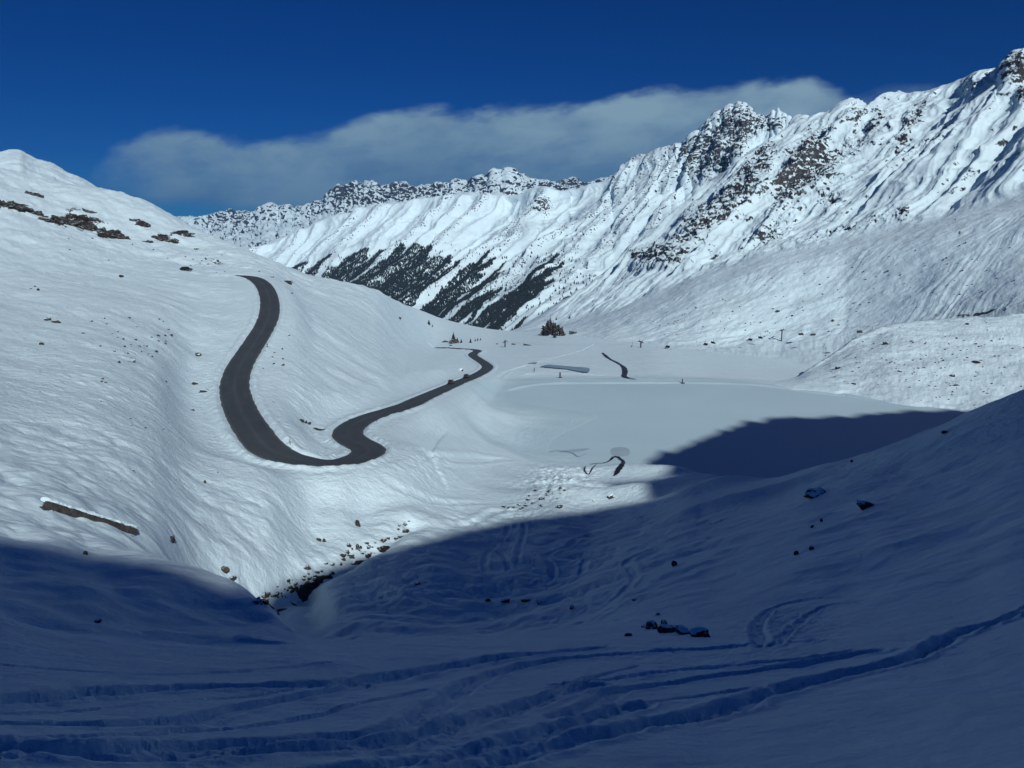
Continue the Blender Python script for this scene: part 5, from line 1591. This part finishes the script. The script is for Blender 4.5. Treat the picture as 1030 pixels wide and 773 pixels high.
twr = []
for (a, b_, tp, lab) in [(508, 349.5, 343.8, 'farthest lift tower, low on the valley floor beside timber beams'), (644.5, 350, 344.0, 'lift tower above the meltwater stream, second farthest'),
                         (786, 343.5, 332, 'tall lift tower in the middle of the striated slope'), (968, 326, 317.0, 'lift tower at the top of the moraine, nearest one')]:
    if a == 968:
        x, y, z = world(a, 327, 462); loc = down(float(x), float(y))
    else:
        loc, nr, ob = hit(a, b_)
    twr.append((loc, a, tp, lab))
tops = []
for k, (loc, a, tp, lab) in enumerate(twr):
    x, y, z = world(a, tp, math.hypot(loc.x, loc.y))
    tops.append(Vector((loc.x, loc.y, max(float(z), loc.z + 4.0))))
ARM = 2.9
arms = []
for k, (loc, a, tp, lab) in enumerate(twr):
    dirv = (tops[min(k + 1, 3)] - tops[max(k - 1, 0)]); dirv.z = 0; dirv.normalize()
    root = empty('lift_tower', loc, math.atan2(dirv.y, dirv.x))
    tag(root, lab, 'lift tower', 'towers of the ski lift')
    hh_ = tops[k].z - loc.z
    tube('mast', (0, 0, -0.6), (0, 0, hh_), 0.45, M['steel'], root, 12)
    b2 = bmesh.new(); box_bm(b2, -.28, .28, -ARM - .3, ARM + .3, hh_ - .25, hh_ + .3)
    bmesh.ops.bevel(b2, geom=b2.edges[:], offset=.05, segments=1, affect='EDGES')
    bm_obj('crossarm', b2, M['steel'], root)
    for s_ in (-1, 1):
        b2 = bmesh.new(); box_bm(b2, -1.3, 1.3, s_ * ARM - .12, s_ * ARM + .12, hh_ - .42, hh_ - .27)
        sb = bm_obj('sheave_beam', b2, M['steel'], root)
        for q_ in range(4):
            b2 = bmesh.new()
            bmesh.ops.create_cone(b2, segments=12, radius1=.2, radius2=.2, depth=.1, cap_ends=True, matrix=Matrix.Translation((-.95 + q_ * .63, s_ * ARM, hh_ - .5)) @ Matrix.Rotation(math.pi / 2, 4, 'X'))
            bm_obj('sheave', b2, M['black'], sb)
        b2 = bmesh.new(); box_bm(b2, -.08, .08, s_ * (ARM - .1) - .05, s_ * (ARM - .1) + .05, hh_ + .3, hh_ + 1.3)
        bm_obj('lifting_frame', b2, M['steel'], root)
    nv_ = Vector((-dirv.y, dirv.x, 0))
    arms.append([tops[k] + nv_ * ARM * s_ + Vector((0, 0, -.55)) for s_ in (-1, 1)])
SAG = 1.6
for s_ in (0, 1):
    pts3 = [arms[k][s_] for k in range(4)]
    ext = pts3[-1] + (pts3[-1] - pts3[-2]) * 0.5; ext.z += 12
    pts3 = pts3 + [ext]
    bm = bmesh.new(); rings = []
    for k in range(4):
        for i in range(16):
            f = i / 16; c_ = pts3[k].lerp(pts3[k + 1], f) - Vector((0, 0, SAG * 4 * f * (1 - f)))
            rings.append([bm.verts.new(c_ + Vector((0, math.cos(j * 2.0944) * .025, math.sin(j * 2.0944) * .025))) for j in range(3)])
    for r0, r1 in zip(rings[:-1], rings[1:]):
        for j in range(3):
            bm.faces.new((r0[j], r1[j], r1[(j + 1) % 3], r0[(j + 1) % 3]))
    o = bm_obj('lift_cable', bm, M['steel'])
    tag(o, 'thin steel lift cable strung between the four towers, ' + ('the far side one' if (arms[1][s_].y > arms[1][1 - s_].y) else 'the near side one'), 'cable')


def make_chair():
    root = empty('lift_chair', (0, 0, 0))
    root.scale = (1.2, 1.2, 1.2)
    tube('hanger', (0, 0, 0), (0, 0, -2.1), .08, M['steel'], root, 8)
    b2 = bmesh.new(); box_bm(b2, -.35, .45, -1.5, 1.5, -3.1, -2.75); bmesh.ops.bevel(b2, geom=b2.edges[:], offset=.05, segments=2, affect='EDGES'); bm_obj('seat', b2, M['seat'], root)
    b2 = bmesh.new(); box_bm(b2, -.55, -.25, -1.5, 1.5, -2.80, -1.9); bmesh.ops.bevel(b2, geom=b2.edges[:], offset=.05, segments=2, affect='EDGES'); bm_obj('backrest', b2, M['seat'], root)
    b2 = bmesh.new()
    for s_ in (-1.56, 1.56):
        box_bm(b2, -.5, .5, s_ - .04, s_ + .04, -2.62, -2.54)
    box_bm(b2, -.62, -.55, -1.6, 1.6, -2.0, -1.9)
    bm_obj('frame', b2, M['steel'], root)
    tube('safety_bar', (.6, -1.5, -2.45), (.6, 1.5, -2.45), .05, M['steel'], root, 6)
    return root


chair0 = make_chair()
used = False
for (a, s_, lab) in [(951, 0, 'lift chair nearest to the tower on the moraine top'), (931, 1, 'second lift chair left of the tower on the moraine top'), (878, 0, 'right one of two lift chairs hanging close together half way to the moraine tower'), (865, 1, 'left one of two lift chairs hanging close together half way to the moraine tower'),
                     (818, 0, 'second lift chair right of the tall middle tower'), (806, 1, 'first lift chair right of the tall middle tower'), (765.5, 1, 'first lift chair left of the tall middle tower'), (754.5, 0, 'second lift chair left of the tall middle tower'),
                     (718, 1, 'third lift chair left of the tall middle tower'), (709.5, 0, 'fourth lift chair left of the tall middle tower'), (671, 0, 'lift chair right of the tower above the stream, over the stone bank'), (636, 1, 'lift chair just left of the tower above the stream')]:
    for k in range(3):
        if twr[k][1] <= a < twr[k + 1][1]:
            break
    p0, p1 = arms[k][s_], arms[k + 1][s_]
    best = None
    for i in range(201):
        f = i / 200; c_ = p0.lerp(p1, f) - Vector((0, 0, SAG * 4 * f * (1 - f)))
        pxx = W / 2 + F * c_.x / (c_.y * CP - c_.z * SP)
        if best is None or abs(pxx - a) < best[0]:
            best = (abs(pxx - a), c_)
    o = chair0 if not used else copy_tree(chair0)
    used = True
    dirv = p1 - p0
    o.location = best[1]; o.rotation_euler = (0, 0, math.atan2(dirv.y, dirv.x) + (0 if s_ else math.pi))
    tag(o, lab, 'lift chair', 'chairs of the ski lift')

# --- poles standing in the snow


def pole(px, py, hpx, label, group=None, r_=0.05, foot=False):
    loc, nr, ob = hit(px, py)
    h_ = hpx * loc.length / F
    root = empty('snow_pole', loc); tag(root, label, 'pole', group)
    tube('shaft', (0, 0, -0.5), (0, 0, h_), r_, M['pole'], root, 8)
    tube('band', (0, 0, h_ * .72), (0, 0, h_ * .86), r_ * 1.25, M['steel'], root, 8)
    if foot:
        b2 = bmesh.new(); box_bm(b2, -.5, .9, -.35, .35, -.2, .35); bmesh.ops.bevel(b2, geom=b2.edges[:], offset=.08, segments=2, affect='EDGES'); bm_obj('base', b2, M['pole'], root)
    return root


pole(563.3, 380.4, 5.6, 'thick dark post with a base on the piste in front of the dark pond', None, 0.28, True)
pole(686.3, 386, 4.6, 'thin dark post with a base on the far shore of the frozen lake', None, 0.2, True)
for (a, b_, hp_, lab) in [(292, 448, 9, 'slim snow pole inside the lowest bend of the upper road'), (256, 407, 6, 'slim snow pole inside the upper road where it runs straight'), (234.5, 426, 6, 'slim snow pole outside the upper road bend'),
                          (379, 425, 6, 'slim snow pole by the lower road just after the hairpin'), (432, 398, 5, 'slim snow pole on the outer side of the straight lower road')]:
    pole(a, b_, hp_, lab, 'snow poles along the road', 0.03)

# --- person on the piste


def person(px, py, hpx, rz_, label):
    loc, nr, ob = hit(px, py)
    h_ = hpx * loc.length / F / 1.75
    J = {'pelvis': (0, 0, .92), 'spine': (.03, 0, 1.12), 'chest': (.09, 0, 1.34), 'neck': (.13, 0, 1.50), 'head': (.17, 0, 1.60), 'crown_': (.19, 0, 1.72)}
    for s_, n_ in ((-1, 'r'), (1, 'l')):
        J['hip' + n_] = (0, s_ * .10, .88); J['knee' + n_] = (.12 if s_ > 0 else .04, s_ * .11, .48); J['ankle' + n_] = (.10 if s_ > 0 else -.16, s_ * .11, .09); J['toe' + n_] = (.28 if s_ > 0 else .02, s_ * .12, .04)
        J['sh' + n_] = (.09, s_ * .19, 1.40); J['el' + n_] = (.02 + .1 * s_, s_ * .26, 1.14); J['wr' + n_] = (.20 + .1 * s_, s_ * .24, .95); J['ha' + n_] = (.25 + .1 * s_, s_ * .23, .88)
    E = [('pelvis', 'spine'), ('spine', 'chest'), ('chest', 'neck'), ('neck', 'head'), ('head', 'crown_')]
    for n_ in 'rl':
        E += [('pelvis', 'hip' + n_), ('hip' + n_, 'knee' + n_), ('knee' + n_, 'ankle' + n_), ('ankle' + n_, 'toe' + n_), ('chest', 'sh' + n_), ('sh' + n_, 'el' + n_), ('el' + n_, 'wr' + n_), ('wr' + n_, 'ha' + n_)]
    R_ = {'pelvis': .15, 'spine': .14, 'chest': .16, 'neck': .06, 'head': .10, 'crown_': .085}
    for n_ in 'rl':
        R_.update({'hip' + n_: .11, 'knee' + n_: .075, 'ankle' + n_: .06, 'toe' + n_: .05, 'sh' + n_: .08, 'el' + n_: .06, 'wr' + n_: .045, 'ha' + n_: .05})
    ks = list(J)
    me_ = bpy.data.meshes.new('person'); me_.from_pydata([J[k] for k in ks], [(ks.index(a_), ks.index(c_)) for a_, c_ in E], [])
    o = bpy.data.objects.new('person', me_); COL.objects.link(o)
    md = o.modifiers.new('skin', 'SKIN')
    for i, k in enumerate(ks):
        me_.skin_vertices[0].data[i].radius = (R_[k], R_[k])
    me_.skin_vertices[0].data[0].use_root = True
    o.modifiers.new('sub', 'SUBSURF').render_levels = 2
    me_.materials.append(M['cloth'])
    o.location = loc; o.rotation_euler = (0, 0, rz_); o.scale = (h_,) * 3
    tag(o, label, 'person')
    bm = bmesh.new(); bmesh.ops.create_uvsphere(bm, u_segments=14, v_segments=8, radius=.118, matrix=Matrix.Translation((.165, 0, 1.665)) @ Matrix.Scale(.8, 4, (0, 0, 1)))
    bm_obj('hat', bm, M['hair'], o, True)
    return o


person(537.2, 374.8, 4.6, 0.5, 'person in dark clothes walking on the piste left of the dark pond')

# ------------------------------------------------------------------ the air
hz = bpy.data.materials.new('clear_air'); hz.use_nodes = True
hn = hz.node_tree; hn.nodes.clear()
ho = hn.nodes.new('ShaderNodeOutputMaterial'); hv = hn.nodes.new('ShaderNodeVolumePrincipled')
hv.inputs['Color'].default_value = (0.14, 0.50, 1.0, 1); hv.inputs['Density'].default_value = 4.0e-5; hv.inputs['Anisotropy'].default_value = 0.0
hn.links.new(hv.outputs[0], ho.inputs['Volume'])
bm = bmesh.new()
zl = min(float(np.min(a_)) for a_ in (Z, Zb2, Zc2, Zd2, Ze2, RZs, Zm)) - 1.0
zh = max(float(np.max(a_)) for a_ in (Z, Zb2, Zc2, Zd2, Ze2, RZs, Zm)) + 20.0
xs = [float(f_(a_)) for a_ in (X, Xb2, Xc2, Xd2, Xe, RXs, Xm) for f_ in (np.min, np.max)]
ys = [float(f_(a_)) for a_ in (Y, Yb2, Yc2, Yd2, Ye, RYs, Ym) for f_ in (np.min, np.max)]
box_bm(bm, min(xs) - 50, max(xs) + 50, min(ys) - 50, max(ys) + 50, zl, zh)
bmesh.ops.recalc_face_normals(bm, faces=bm.faces[:])
tag(bm_obj('haze', bm, hz), 'thin blue mountain air that veils the far range', 'haze', None, 'stuff')
scene.cycles.volume_bounces = 0
scene.cycles.max_bounces = 6
